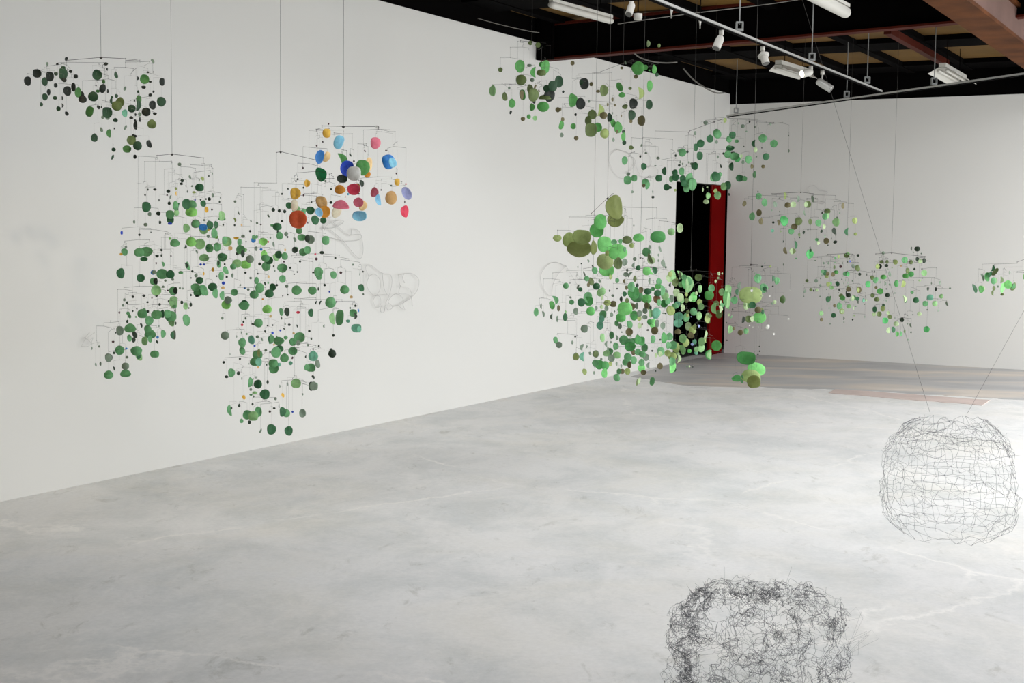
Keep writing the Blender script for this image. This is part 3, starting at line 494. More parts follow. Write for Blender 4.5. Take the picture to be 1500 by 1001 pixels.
'H': [(770,270,6.25,"""290,492,70,54,o;400,512,110,116,o;515,475,146,114,o,5;490,598,196,130,Q;625,582,50,110,Q;815,212,132,190,Q,-8;820,330,130,106,Q;692,344,102,122,L2;725,330,30,60,d;652,422,112,112,L2;725,550,114,126,M;840,620,148,130,M
910,596,24,40,g;728,704,134,124,O2;742,784,118,90,M;845,725,70,92,q;748,632,30,40,Q;810,530,50,40,g;868,524,30,38,g;928,510,78,62,q;1032,490,90,62,L2;1212,478,120,92,d2;1333,436,58,58,l;1405,402,50,74,p
973,560,36,42,o;907,714,42,58,s;1104,620,66,72,g,12;1132,578,22,36,s,20;1150,695,66,60,p,40;1140,685,30,90,q,-25;1228,595,18,52,s,-20;1215,648,14,24,s;1216,700,14,22,s;1260,726,32,60,s,-15;1262,726,14,44,p,-15
1032,766,38,40,d;998,684,30,30,s;992,745,22,44,s;1110,796,66,66,M;1180,790,40,60,d,-20;1282,762,18,20,s;634,790,46,56,g,-20;560,864,40,44,g;536,822,12,46,s,-20;535,868,8,8,k;778,848,26,44,o;838,882,32,40,g;681,886,20,30,s,-20
573,703,14,26,s,-25;510,728,12,10,k;478,758,10,20,s;612,748,12,14,k;602,888,40,66,q,-25;575,920,24,40,e;648,930,60,52,d;370,930,46,48,g;406,906,8,8,k;478,942,16,40,s,20;500,964,36,36,d;1005,866,28,50,q;930,788,20,24,s
918,828,40,36,s;955,828,14,50,s,35;908,890,20,40,e;1134,886,16,50,s;1220,892,44,56,g;1182,308,10,10,s;990,378,10,14,s;976,70,18,24,s;1165,75,8,24,s;1164,120,18,16,k"""),
(770,400,5.5625,"""684,145,12,18,k;745,128,12,12,k;609,162,52,54,l;622,195,14,44,p;445,132,34,40,d;424,115,14,30,s;240,222,30,64,g,-22;218,262,38,60,G,-15;126,272,12,40,s;80,318,34,60,g;146,335,16,44,s,-12;213,357,12,42,s;255,375,14,46,s
270,288,22,44,e;365,200,16,16,s;375,238,36,36,g;408,313,34,50,s;328,360,30,58,d;326,318,14,22,l;455,240,56,60,d;505,200,60,80,g;512,230,64,66,d2;532,312,60,64,L2;575,288,18,36,s;710,186,22,20,s;665,244,50,42,o
714,252,46,44,e;620,278,26,30,p;655,290,28,40,s;632,338,50,56,g;618,375,40,50,t;607,428,50,58,t;806,172,30,36,d;778,215,20,40,k;724,314,12,12,s;700,340,24,32,s;480,455,50,54,s;482,452,40,48,q;248,548,32,50,g,-15;272,587,44,44,s
382,567,14,26,s;404,520,14,14,k;460,605,22,46,s,20;496,602,10,24,s,20;466,683,28,64,t;410,682,46,54,s;412,684,40,48,o;526,656,18,26,s,-25;568,660,46,52,s;572,660,36,46,q;618,702,18,20,s;558,762,10,14,s;481,806,32,44,o,-15
558,815,14,24,s;630,528,32,60,l,-5;706,508,34,54,g;740,530,18,40,s;735,598,40,54,g;696,565,12,18,s;660,580,16,40,s;668,618,14,26,s;664,660,60,46,l;690,640,40,50,g;743,668,54,48,l;698,695,50,54,s;690,740,26,36,o;600,748,66,68,d2
570,735,50,50,g;650,756,54,66,d2;642,818,42,66,L2;740,740,14,30,s;776,760,12,30,s;745,852,44,54,g,-20;760,803,34,40,g;788,803,32,36,e;830,803,42,46,o;833,687,56,58,g;820,730,56,50,g;840,750,28,50,e;882,712,44,58,g
740,410,30,42,g;766,434,28,40,s;850,420,40,56,g,-15;928,430,28,40,p;948,425,8,14,k;842,480,52,54,e;845,490,40,50,g;800,548,66,68,g;845,570,66,62,g;850,600,76,70,d2;880,555,40,40,g;915,545,46,66,d2;942,556,50,64,d2;912,512,20,20,k
880,648,32,40,e;915,646,46,48,g;968,610,46,60,g;952,662,50,46,g;980,688,44,50,s;945,730,44,50,g;945,775,52,60,M;960,812,40,36,e;1003,755,16,48,s;1062,672,20,30,p;1095,760,40,46,e;1104,640,50,66,g;1096,660,30,40,p
1050,470,50,56,e;1040,540,34,56,g;1128,530,42,76,d2;1172,520,50,54,g;1032,635,16,14,k;912,892,16,50,q,8;925,880,18,50,p,8;1035,884,34,58,g,8;1158,655,46,46,o;1164,590,36,50,g;1200,590,60,60,g;1225,610,54,70,o;1195,680,60,60,o
1190,720,44,60,g;1188,765,46,90,M;1215,790,20,26,d;1245,698,20,60,p;1280,625,40,70,l,-20;1280,535,54,60,l;1240,660,24,24,p;1060,800,10,14,k;995,465,20,14,k;1140,330,14,10,k"""),
(870,400,11.125,"""620,230,100,140,g;650,330,160,180,d2;700,380,170,170,g;762,278,66,90,e;708,205,40,60,k;525,240,40,60,e;500,345,56,64,k;875,292,110,90,d;960,262,60,60,g;860,418,140,130,L2;870,480,60,90,L2;1062,140,76,84,g;1045,220,90,90,L2
1108,290,66,150,g;1025,425,100,120,e3;1040,330,110,90,d;1065,480,60,100,g;1160,380,110,110,l;1150,500,100,110,d2;1205,460,80,100,g;1160,310,80,70,s;1275,420,60,110,s;505,590,210,200,M;440,725,140,130,L2;370,820,66,72,e;420,865,56,70,s
620,548,90,100,e;600,480,30,30,w;695,540,50,90,s;540,450,60,70,q;660,695,120,140,d2;745,660,80,90,s;740,735,60,90,o;585,840,80,110,s,-20;740,860,60,80,o;830,722,74,60,s;850,530,60,90,e;885,545,50,90,o;840,615,70,90,s;925,570,34,70,k
1020,650,120,140,t;1000,690,90,110,t;930,660,60,120,l;910,800,66,80,d2;970,825,110,130,M;1035,825,60,110,s;1120,860,70,100,s;1125,850,40,80,k;1250,615,120,140,o,-20;980,940,96,90,e;555,950,100,90,q;600,985,60,60,g;905,120,30,80,s
670,95,56,90,q;515,30,50,70,s;580,30,16,60,s,40;380,125,50,70,g;270,66,44,80,q;98,130,30,50,s,-25;260,278,30,34,k;378,256,20,22,s;305,372,44,44,o;145,300,90,110,l;225,490,100,86,o;320,505,100,80,e,25;872,930,40,26,k,-30;787,836,26,30,e
335,627,24,24,k;285,680,40,60,k,-20;1133,655,50,20,s;455,965,20,24,s;915,15,90,30,M"""),
(960,390,11.118,"""210,200,60,110,p,-10;270,170,110,180,l,-8;250,130,60,80,o;320,270,90,110,q;390,145,60,120,l,-15;400,150,40,100,q,-15;470,185,80,80,g;420,300,80,80,l;500,280,110,190,d2;545,300,110,240,l,3;540,250,100,120,g;350,240,30,110,o
405,510,100,120,p;340,430,90,110,p;430,560,70,80,l;510,460,40,60,o;510,560,60,70,q;570,530,50,80,l;635,505,94,140,M;675,445,36,60,p;700,185,100,100,q;735,370,56,110,l;905,360,90,110,g;875,475,130,130,G;720,590,76,90,o;745,660,80,100,l
320,650,100,80,g;360,620,80,80,t;440,680,60,100,p;380,825,120,130,t;370,930,130,110,t;505,840,90,120,g;530,800,40,60,o;630,740,96,110,g,-15;530,750,50,50,q;715,810,76,120,l;845,860,80,120,o;850,790,50,50,p;890,810,50,60,q;860,910,60,50,q
1035,120,40,50,p;1022,195,34,36,p;985,250,30,50,p;1090,120,20,30,p;1085,425,70,100,l;990,610,80,80,q;970,690,70,150,l;1055,700,40,100,p,-10;1045,780,90,120,q;1065,590,24,50,p;1080,640,50,70,g;585,825,16,16,b2;720,485,16,16,b2;245,310,30,60,k"""),
(960,470,10.01,"""485,80,76,110,p;550,140,90,100,o;580,90,50,70,o;520,215,80,80,e;330,160,80,70,e;640,78,30,36,b2;415,240,60,70,M;370,265,60,80,M;450,320,90,110,o;215,240,90,90,g;135,250,70,120,d2;200,340,60,120,g;250,350,60,160,l
295,380,90,120,q;340,370,60,90,o;400,425,70,130,p,-20;500,445,50,50,L2;540,345,40,40,b2;575,310,50,60,t;675,310,86,110,l;680,400,76,110,l,5;605,420,70,70,l;600,470,46,50,t;895,368,126,130,G;790,500,80,120,d2;805,500,50,110,l
740,210,30,110,p,15;735,280,16,80,o;75,455,70,80,g;100,470,50,80,p;180,480,70,70,l;220,540,90,90,q;280,520,70,90,p;230,650,80,160,M;345,560,50,90,p;65,660,70,76,q;245,745,40,20,k;465,675,30,30,s;545,675,16,30,k;70,280,24,30,s
500,670,24,30,p;110,70,60,90,q;140,65,24,40,s;25,510,36,50,p;245,600,70,90,g;295,710,20,40,d""")],
'I': [(1050,390,9.1,"""545,165,80,110,g;555,160,60,100,t;540,130,20,40,w;755,165,30,72,d;803,195,60,84,g;515,95,20,30,s;748,268,22,20,k;308,265,34,90,s;270,345,40,74,d;625,295,90,110,g;640,300,50,50,d;675,290,30,20,p;660,325,16,60,k,-20
452,370,260,190,O3;465,326,30,34,w;395,525,70,100,p;475,520,80,76,d;430,510,60,90,l;550,582,80,76,e;600,580,40,40,O2;615,612,36,50,d;570,690,150,130,M;425,706,76,80,q;470,705,40,70,p;485,690,30,50,g;348,715,36,80,k,8
887,445,64,90,e2;232,455,80,86,g;240,405,24,24,k;135,420,84,260,G,4;145,300,70,90,l;178,382,30,56,d;155,455,40,200,l,4;210,580,20,26,s;163,650,30,36,p,30;195,680,16,40,g,30;172,845,60,90,l,4;228,830,30,40,e;310,885,62,68,e
385,866,64,76,p;390,866,44,60,g;130,755,14,22,k;705,400,20,24,w;740,500,24,34,s;775,480,36,44,p;710,655,16,24,w;680,810,44,54,w,20;955,706,24,24,w;435,790,18,20,w;482,812,16,16,w;555,805,14,20,w;760,905,20,30,w;975,320,14,14,w
575,740,24,14,w;600,395,30,24,p;65,345,64,84,l;135,990,18,18,k"""),
(950,370,4.766,"""682,730,114,78,d2,5;755,812,110,80,M,15;715,868,118,82,O3,10;735,905,80,76,Q,-10;618,884,60,42,d2;590,882,20,16,d2;650,885,20,50,g;774,656,8,8,k;776,690,10,10,k;764,712,10,8,k;812,74,8,12,s;793,98,14,12,k;850,98,14,16,o
942,84,8,16,s""")],
'J': [(1080,260,8.333,"""254,174,12,20,k;264,230,60,68,g;332,306,60,84,g,-8;88,320,42,60,e,15;265,432,56,70,e;180,478,62,84,g;293,538,44,66,e;422,402,18,20,s;516,418,14,18,s;464,328,42,64,s,-12;578,225,28,76,o;613,336,62,60,e;682,332,56,62,p;740,262,26,66,s,5
860,330,64,70,q;835,330,40,54,p;917,262,28,76,s,-12;818,435,18,60,s,-12;572,530,82,106,G2,-15;580,540,60,90,d,-15;507,550,30,60,e,-12;440,549,28,26,k,15;430,650,34,36,t;750,536,76,86,q;755,535,40,70,p;695,602,66,64,e;660,660,60,62,g
888,542,38,66,q;990,556,64,72,g;1098,416,66,66,q;1075,476,66,70,g;1105,470,20,60,l;1036,435,18,24,k;1250,435,18,20,s;1288,346,30,64,e;1205,546,76,90,l;1218,490,24,20,s;1438,528,56,66,o;1342,664,34,80,d;1442,692,34,34,o;1180,655,44,70,k,-12
1200,690,14,50,k,-12;1060,600,30,50,p;1030,658,24,36,k,20;812,672,24,36,k,15;862,640,16,14,s;756,700,26,40,p;760,735,14,16,k;716,824,28,84,d,-5;585,896,36,74,e,-18;670,900,56,66,p;685,900,30,60,q;560,782,6,30,k;880,938,78,92,G2;895,890,24,36,d
1085,776,60,66,e;1070,720,18,40,s;1148,748,10,30,k;1195,790,40,32,k,-25;970,762,36,34,g;990,800,30,40,p;1106,828,16,14,k;718,990,24,16,g;530,660,20,20,p""")],
'J2': [(1160,370,8.34,"""808,36,32,32,k;668,35,56,52,q;680,20,50,30,l;570,50,24,40,o;532,70,24,32,g;286,98,18,14,s;388,130,20,28,s;447,130,24,30,s;527,124,12,16,g;522,180,22,40,p;595,173,32,32,z;678,112,14,26,k;710,108,12,24,n;705,72,14,14,s
617,130,10,30,s;750,166,36,50,s,-10;805,190,50,66,q,-25;815,180,24,60,g,-20;826,266,30,34,k;912,276,14,12,s;372,232,32,40,g;405,245,44,60,d;437,258,36,44,e;425,290,40,34,o;502,268,42,48,e;540,238,50,42,G;370,275,24,30,s;352,318,16,20,s
655,262,54,50,g;686,265,32,46,G2;672,235,16,24,k;184,346,34,34,q;296,347,38,40,s;300,348,28,30,k;348,403,24,30,s;233,454,34,36,q;268,466,16,24,k;304,458,32,36,p;160,474,22,40,s,20;140,407,10,10,s;145,536,14,12,s;344,535,18,14,s
445,388,44,46,o;478,380,24,40,g;486,430,42,42,l;560,382,40,52,d,-20;740,348,18,16,s;610,330,14,18,s;655,340,8,24,s;632,378,10,20,s;685,372,12,26,s;424,452,12,10,s;580,456,22,28,k,-15;692,450,54,54,e;685,415,24,24,p;664,490,14,40,k
690,522,52,48,k;815,458,54,70,e,-10;812,458,30,50,o;570,490,8,14,k;600,530,46,48,q;620,558,54,54,G;445,572,50,64,d;470,555,20,44,g,15;756,555,50,50,g;745,560,30,60,p;800,565,40,44,d;808,605,14,36,s;712,580,14,30,s;875,588,26,44,t
905,582,16,28,g;886,634,14,12,s;658,612,14,20,s;522,650,28,36,e;580,655,56,72,g;612,720,54,56,o;615,720,34,40,p;695,658,50,44,l;700,655,20,30,d;778,658,20,12,g;755,680,8,36,p;360,744,44,52,l;363,820,30,40,e;508,768,48,52,d;428,630,12,24,s
456,680,14,30,s;632,804,12,36,s;638,850,14,20,s;742,820,18,24,k,20;466,872,16,16,s;762,772,20,20,p;893,788,12,20,s;183,346,10,10,k""")],
'K': [(1260,350,6.673,"""558,98,46,42,k;500,96,12,32,k;227,138,26,28,s;522,132,14,10,s;597,144,12,14,s;437,208,50,54,g;497,228,36,38,q;556,198,28,36,k;586,220,36,38,p;628,213,28,44,k;345,228,38,42,o;330,215,22,24,s;210,225,34,30,q;266,225,26,34,q
258,262,28,28,k;170,270,34,44,o;198,270,30,42,k;140,322,10,26,k;288,345,24,46,s,-10;64,354,12,10,k;120,380,34,40,q,-20;155,405,42,54,g,20;228,370,50,40,G;80,444,42,54,G2;195,512,54,52,G;155,475,26,26,e;122,555,36,38,q;162,592,44,38,q
266,550,40,38,k;288,446,16,20,s;241,438,12,36,s;256,490,12,12,k;464,312,34,48,q;497,345,50,50,d2;445,360,50,42,G;530,296,20,20,k;604,296,12,18,k;625,334,48,50,l;582,408,24,20,p;360,437,36,60,d2;418,442,32,60,o,12;696,436,10,18,s
782,430,14,34,s;661,490,18,30,k;741,492,18,32,k;878,482,18,14,s;507,524,28,28,g;433,588,20,60,p,-10;442,598,16,50,d,-10;545,602,50,48,d;684,572,54,50,t;790,562,34,40,l;638,634,46,48,g;732,634,44,46,l;847,634,16,44,s,-20;765,700,12,26,s,15
655,696,16,12,s;578,734,36,36,p;460,748,12,10,s;514,742,12,10,s;225,650,24,30,d;218,682,36,48,o;140,690,36,50,d;136,738,34,34,p;185,735,38,44,q;272,725,28,32,p;290,764,36,38,q;244,800,48,52,G2;352,830,44,42,p;408,792,36,40,k
462,832,12,12,s;492,846,14,36,s,-20;275,895,30,48,p;328,888,30,52,d,-8;360,932,30,42,G;395,930,16,46,g,8;435,906,16,34,p;497,914,16,18,s;650,885,50,52,G2;467,988,16,22,s;400,264,14,22,T;272,298,8,16,s;312,282,12,14,p
35,604,20,34,t;58,600,16,24,p;45,762,8,18,s;255,606,10,24,s;197,425,10,20,s;340,530,12,14,s;340,775,14,8,s;610,385,10,10,s""")],
'L': [(1400,360,11.12,"""600,370,40,84,d,12;645,430,60,130,q,38;562,470,44,90,d,20;505,510,66,130,d2,-5;435,520,30,110,s,-20;313,698,52,130,d,-22;415,710,74,104,G,-10;440,705,40,90,p;625,572,74,100,g;640,570,50,80,p;740,560,40,90,p;625,695,40,66,q
607,770,30,80,q;690,666,30,34,s;768,690,56,140,M,8;758,790,50,36,q;850,635,110,116,M,-10;940,670,64,120,q,22;935,660,40,80,g,20;880,440,20,50,s;1105,510,30,70,l;1180,560,90,100,g;1240,640,80,90,d;1320,520,90,90,l;1200,700,60,90,q""")],
}

def parse(blocks, dedupe=True):
    out = []
    for bi, (x0, y0, s, txt) in enumerate(blocks):
        for e in txt.replace('\n', ';').split(';'):
            f = e.split(','); x = x0 + float(f[0]) / s; y = y0 + float(f[1]) / s; w = float(f[2]) / s; h = float(f[3]) / s
            a = float(f[5]) if len(f) > 5 else 0.0
            if dedupe and any(o[6] != bi and math.hypot(o[0] - x, o[1] - y) < .42 * max(w, h, o[2], o[3]) and .4 < max(w, h) / max(o[2], o[3]) < 2.2 for o in out): continue
            out.append((x, y, w, h, f[4], a, bi))
    return out
def orient(pos, w, h, a, rnd):
    v = (O - pos).normalized(); r = Z.cross(v).normalized(); u = v.cross(r)
    ca, sa = math.cos(math.radians(a)), math.sin(math.radians(a)); u2 = u * ca + r * sa; r2 = r * ca - u * sa
    ratio = min(w, h) / max(w, h); th = math.acos(max(.12, min(1, ratio))) ; sg = rnd.choice((-1, 1)); side = W2 * .6 + Z * .8
    if rnd.random() < .6: sg = 1 if (r2 if h >= w else u2).dot(side) > 0 else -1
    if h >= w: n = v * math.cos(th) + r2 * math.sin(th) * sg; y = u2
    else:
        n = v * math.cos(th) + u2 * math.sin(th) * sg; y = r2
    if rnd.random() < .35: n = -n
    n = n.normalized(); x = y.cross(n).normalized(); m = Matrix((x, n.cross(x), n)).transposed()
    return m, rnd
def mobile(name, label, cat, leaves, depth, spread, hook, bars=None, wr=1.0, thick=.6, seed=1, slope=(0, 0), plain=None, partname='leaf_disc', plaincodes='kdglLptoqesQMGxyu'):
    rnd = random.Random(seed); items = []
    cx = sum(l[0] for l in leaves) / len(leaves)
    for (x, y, w, h, c, a, bi) in leaves:
        D = max(w, h); d = depth + (x - cx) * slope[0] + rnd.uniform(-spread, spread); p = P(x, y, d)
        items.append([p, D * d / F * (1.16 if D > 4 else 1.08), w, h, c, a])
    hp = P(hook[0], hook[1], depth + (hook[0] - cx) * slope[0])
    root = empty(name, (hp.x, hp.y, HCEIL + .02)); tag(root, label, cat)
    mb = MB().tube([hp, Vector((hp.x, hp.y, HCEIL + .02))], .0009 * wr, 4); mb.ball(hp, .008); mb.build('hanging_wire', WIRE, root)
    items.sort(key=lambda t: -t[1])
    fine = []
    for i, (p, D, w, h, c, a) in enumerate(items):
        m, _ = orient(p, w, h, a, rnd); vi = rnd.choice((0, 1, 2, 3, 4, 5, 6, 8)) if min(w, h) / max(w, h) > .5 else rnd.choice((0, 1, 3, 7, 8, 4))
        if min(w, h) / max(w, h) > .85: vi = rnd.choice((0, 1, 2, 3, 5, 6, 8))
        if i < 100:
            o = bpy.data.objects.new(partname, leaf_mesh(vi, c)); C.objects.link(o); o.parent = root
            o.matrix_local = Matrix.Translation(p - root.location) @ m.to_4x4() @ Matrix.Scale(D, 4)
            if c not in plaincodes and c != 'd2': o['label'] = COL[c][1] + ' leaf disc'
        else: fine.append((p, D, m, vi, c))
    if fine:
        vv = []; ff = []; mi = []; codes = []
        for p, D, m, vi, c in fine:
            if c not in codes: codes.append(c)
            n = len(vv); V, Fc = VAR[vi]
            for q in V: vv.append(tuple(p - root.location + m @ (q * D)))
            for fc in Fc: ff.append(tuple(n + t for t in fc)); mi.append(codes.index(c))
        me = bpy.data.meshes.new('small_leaf_beads'); me.from_pydata(vv, [], ff)
        for c in codes: me.materials.append(leafmat(c))
        me.polygons.foreach_set('material_index', mi); me.polygons.foreach_set('use_smooth', [True] * len(ff)); me.update()
        o = bpy.data.objects.new('small_leaf_beads', me); C.objects.link(o); o.parent = root; o['kind'] = 'stuff'; o['label'] = 'smallest leaf discs and beads'
    arms = []
    def hang(S_, piv, lvl, pts=None):
        """piv hangs on its wire already; returns nothing, appends arm polylines"""
        if len(S_) == 1: return
        ze = max(q[0].z + q[1] * .35 for q in S_); xs = [q[0].x for q in S_]; ys = [q[0].y for q in S_]; zs = [q[0].z for q in S_]
        hr = max(max(xs) - min(xs), max(ys) - min(ys)); vr = max(zs) - min(zs)
        ax = 2 if (vr > hr * 1.15 and len(S_) > 2 and not pts) else (0 if max(xs) - min(xs) >= (max(ys) - min(ys)) * .6 else 1)
        T_ = sorted(S_, key=lambda q: q[0][ax]); n = len(T_); k = n // 2 if n < 6 else int(n * rnd.uniform(.38, .62)); k = max(1, min(n - 1, k))
        A, B = T_[:k], T_[k:]
        def cen(G): return Vector((sum(q[0].x for q in G) / len(G), sum(q[0].y for q in G) / len(G), 0))
        za = piv.z
        ends = []
        for G, gi in ((A, 0), (B, 1)):
            c = cen(G); c.z = za + rnd.uniform(-.008, .008)
            if pts: c = pts[gi]
            gz = max(q[0].z + q[1] * .35 for q in G)
            drop = .012 + .006 * math.log2(len(G) + 1)
            nz = G[0][0].z if len(G) == 1 else min(c.z - .012, gz + drop)
            ends.append((c, Vector((c.x, c.y, nz)), G))
        r = (.0012 if lvl == 0 else .0007 if lvl < 3 else .0004) * thick / .6
        poly = [ends[0][1], ends[0][0], piv + Z * .003, ends[1][0], ends[1][1]]
        arms.append((poly, r, (ends[0][0] - ends[1][0]).length, lvl))
        for c, b, G in ends: hang(G, b, lvl + 1)
    if bars:
        ends = [P(bars[0], bars[1], depth + (bars[0] - cx) * slope[0]), P(bars[2], bars[3], depth + (bars[2] - cx) * slope[0])]
        hang(items, hp, 0, ends)
    else: hang(items, hp, 0)
    arms.sort(key=lambda t: -t[2])
    def put(mb, poly, r, lvl):
        rv = r * .75; mb.tube(poly[1:4], r, 4); mb.tube(poly[0:2], rv * .7, 3); mb.tube(poly[3:5], rv * .7, 3)
        if lvl < 5:
            for e in (poly[1], poly[3]): mb.ball(e, r * 3.2)
            mb.ball(poly[2], r * 3.2)
    rest = MB()
    for i, (poly, r, L, lvl) in enumerate(arms):
        if L > .10: r = max(r, .0007 * thick / .6)
        if i < 100: mb = MB(); put(mb, poly, r, lvl); mb.build('wire_arm', WIRE if lvl < 3 or L > .09 else FINE, root)
        else: put(rest, poly, r, lvl)
    if rest.v: rest.build('fine_wire_arms', FINE, root)['kind'] = 'stuff'
    return root
D_ = {k: parse(v) for k, v in DISCS.items()}
bc = D_['BC']
Bl = [l for l in bc if l[0] < 343 and not (l[1] > 438 and l[0] >= 320)]
Cl = [l for l in bc if l not in Bl]
H = D_['H']; H0 = [l for l in H if l[6] == 0 and l[1] < 394 and max(l[2], l[3]) > 5.0 and l[0] < 1000]
Hr = [l for l in H if l not in H0]; H1 = [l for l in Hr if l[0] < 897]; H2 = [l for l in Hr if 897 <= l[0] < 983]; H3 = [l for l in Hr if l[0] >= 983]
mobile('hanging_mobile', 'shaded dark green leaf mobile hanging alone at the upper left', 'mobile', [l[:4] + ({'d': 'x', 'g': 'y', 'k': 'u'}.get(l[4], l[4]),) + l[5:] for l in D_['A']], 7.0, .16, (148, 85), (97, 88.5, 184, 86), seed=1)  # greens swapped for the copies with shade in their colour
mobile('hanging_mobile', 'green leaf mobile spreading to the lower left, with a few blue and yellow discs', 'mobile', Bl, 7.6, .2, (252, 226.5), (230, 228, 298, 231.5), seed=2)
mobile('hanging_mobile', 'green leaf mobile right below the multicoloured one, its tail hanging lowest on the left wall', 'mobile', Cl, 8.0, .2, (411, 223), (405, 223.5, 465, 235), seed=3)
mobile('hanging_mobile', 'multicoloured mobile of orange, pink, blue and cream leaf discs', 'mobile', D_['D'], 6.6, .15, (503, 186), None, seed=4, plaincodes='')
mobile('hanging_mobile', 'light green leaf mobile at the left end of the dark roof beam', 'mobile', [l[:4] + ({'d': 'x', 'g': 'G', 'k': 'u', 'o': 'q'}.get(l[4], l[4]),) + l[5:] for l in D_['E']], 9.6, .15, (779, 62), None, seed=5)  # backlit mobile: its shade is put in by swapping to darker colours
mobile('hanging_mobile', 'olive and shaded dark green leaf mobile high on the left wall, against the roof edge', 'mobile', [l[:4] + ({'d': 'x', 'g': 'G', 'k': 'u'}.get(l[4], l[4]),) + l[5:] for l in D_['F']], 10.6, .18, (913, 93), (880, 105, 928, 87), seed=6)  # backlit too, darker colour copies carry the shade
mobile('hanging_mobile', 'long bright green mobile strung above the doorway and around the wall corner', 'mobile', D_['G'], 12.6, .25, (1046, 179), (1010, 192, 1068, 172), seed=7, thick=.9)
mobile('hanging_mobile', 'mobile of the biggest olive and bright green discs, above the dense green cluster', 'mobile', H0, 7.9, .15, (890, 291), (866, 313, 898, 284), seed=8)
mobile('hanging_mobile', 'green leaf mobile on the left side of the dense central cluster, against the white wall', 'mobile', H1, 9.0, .2, (869, 392), None, seed=9)
mobile('hanging_mobile', 'dense green leaf mobile in the middle of the central cluster', 'mobile', H2, 9.4, .22, (938, 378), None, seed=10)
mobile('hanging_mobile', 'dense pale green leaf mobile hanging in front of the black doorway', 'mobile', H3, 9.8, .22, (1012, 396), None, seed=11)
mobile('hanging_mobile', 'mobile right of the doorway with big pale green discs, its foot near the floor', 'mobile', D_['I'], 8.4, .18, (1100, 388), None, seed=12)
mobile('hanging_mobile', 'light green mobile in front of the back wall, nearest the corner', 'mobile', D_['J'], 12.6, .2, (1173, 282), (1131, 284, 1191, 284), seed=13, thick=.9)
mobile('hanging_mobile', 'mobile of tiny green discs, between its two neighbours at the back wall', 'mobile', D_['J2'], 13.4, .2, (1240, 372), None, seed=14, thick=.9)
mobile('hanging_mobile', 'rounded mobile of small green discs in front of the back wall, above the wire cage', 'mobile', D_['K'], 12.9, .2, (1306, 371), (1283, 372, 1355, 376), seed=15, thick=.9)
mobile('hanging_mobile', 'small green mobile cut off by the right edge of the photo', 'mobile', D_['L'], 10.0, .12, (1502, 380), (1490, 384, 1520, 382), seed=16)
# ------------------------------------------------------------------ wire drawings fixed to the walls
def onleft(px, py, off=.03):
    p = on_wall_h(px, py, CORNER + W2 * off, W1); return p
def onback(px, py, off=.03): return on_wall_h(px, py, CORNER - W1 * off, W2)
def smooth(ps, closed=False):
    out = []; n = len(ps)
    for i in range(n if closed else n - 1):
        a, b = ps[i], ps[(i + 1) % n]; p0 = ps[i - 1] if (closed or i) else a; p3 = ps[(i + 2) % n] if (closed or i + 2 < n) else b
        for k in range(6):
            t = k / 6; out.append(.5 * ((2 * a) + (b - p0) * t + (2 * p0 - 5 * a + 4 * b - p3) * t * t + (3 * a - p0 - 3 * b + p3) * t ** 3))
    out.append(ps[0] if closed else ps[-1]); return out
DRAWW = mat('pale_drawn_wire', (205, 203, 200), .7)
def drawing(strokes, x0, y0, s, fn, r, label, m=DRAWW):
    mb = MB(); k = 0
    for st in strokes:
        ps = [fn(x0 + x / s, y0 + y / s, .02 + .004 * (k % 3)) for x, y in st]; k += 1
        mb.tube(smooth(ps), r, 4)
        for p in (ps[0], ps[-1]): mb.ball(p, r * 2.5)
    o = mb.build('wire_drawing', m); tag(o, label, 'wire drawing'); return o
drawing([[(60, 110), (150, 190), (250, 265), (265, 215), (310, 215), (345, 260), (365, 380), (345, 462), (290, 430), (195, 315), (110, 240), (40, 190), (20, 200)],
         [(20, 205), (100, 200), (180, 165), (195, 140), (150, 135), (60, 170), (30, 215)], [(195, 315), (300, 310), (345, 290), (340, 258), (250, 265)], [(20, 270), (100, 290), (195, 315)]],
        470, 300, 5.8875, onleft, .0022, 'looping pale wire drawing on the left wall just below the multicoloured mobile')
drawing([[(415, 620), (385, 540), (430, 522), (530, 592), (600, 605), (612, 680), (585, 780), (545, 720), (530, 592)], [(415, 620), (395, 690), (430, 760), (480, 780), (512, 720), (505, 640), (460, 598), (415, 620)],
         [(480, 780), (585, 782), (560, 850), (580, 910), (620, 880), (580, 835), (640, 770), (700, 800), (705, 850), (620, 878)], [(480, 780), (450, 830), (480, 890), (515, 860), (512, 800), (480, 780)],
         [(520, 875), (515, 920), (545, 925), (555, 870)], [(670, 605), (715, 597), (790, 595), (845, 650), (830, 740), (780, 800), (710, 850), (725, 910), (665, 870)],
         [(720, 670), (705, 630), (715, 597)], [(670, 605), (685, 700), (740, 710), (775, 745), (780, 800), (710, 848)], [(685, 700), (675, 765), (740, 770), (780, 800), (788, 870)]],
        470, 300, 5.8875, onleft, .0022, 'tangled loops of pale wire on the left wall, right of the lower green mobile')
drawing([[(370, 750), (280, 715), (200, 740), (140, 830), (150, 930), (205, 1010), (240, 1020)], [(370, 750), (300, 820), (250, 920), (240, 1020)], [(370, 750), (420, 830), (480, 930), (540, 990)]],
        770, 270, 6.25, onleft, .0024, 'faint heart shaped wire loop on the left wall beside the dense green cluster')
drawing([[(120, 345), (75, 380), (60, 430), (90, 500), (130, 550), (180, 560)], [(120, 345), (200, 370), (250, 420), (235, 480), (180, 520)], [(235, 460), (250, 440), (280, 520), (320, 550), (400, 540), (420, 500), (390, 470), (330, 480), (300, 520)], [(290, 400), (330, 350), (370, 430), (350, 480)]],
        880, 150, 5.0, onleft, .0024, 'tangled thin wire loops on the left wall, left of the doorway top')
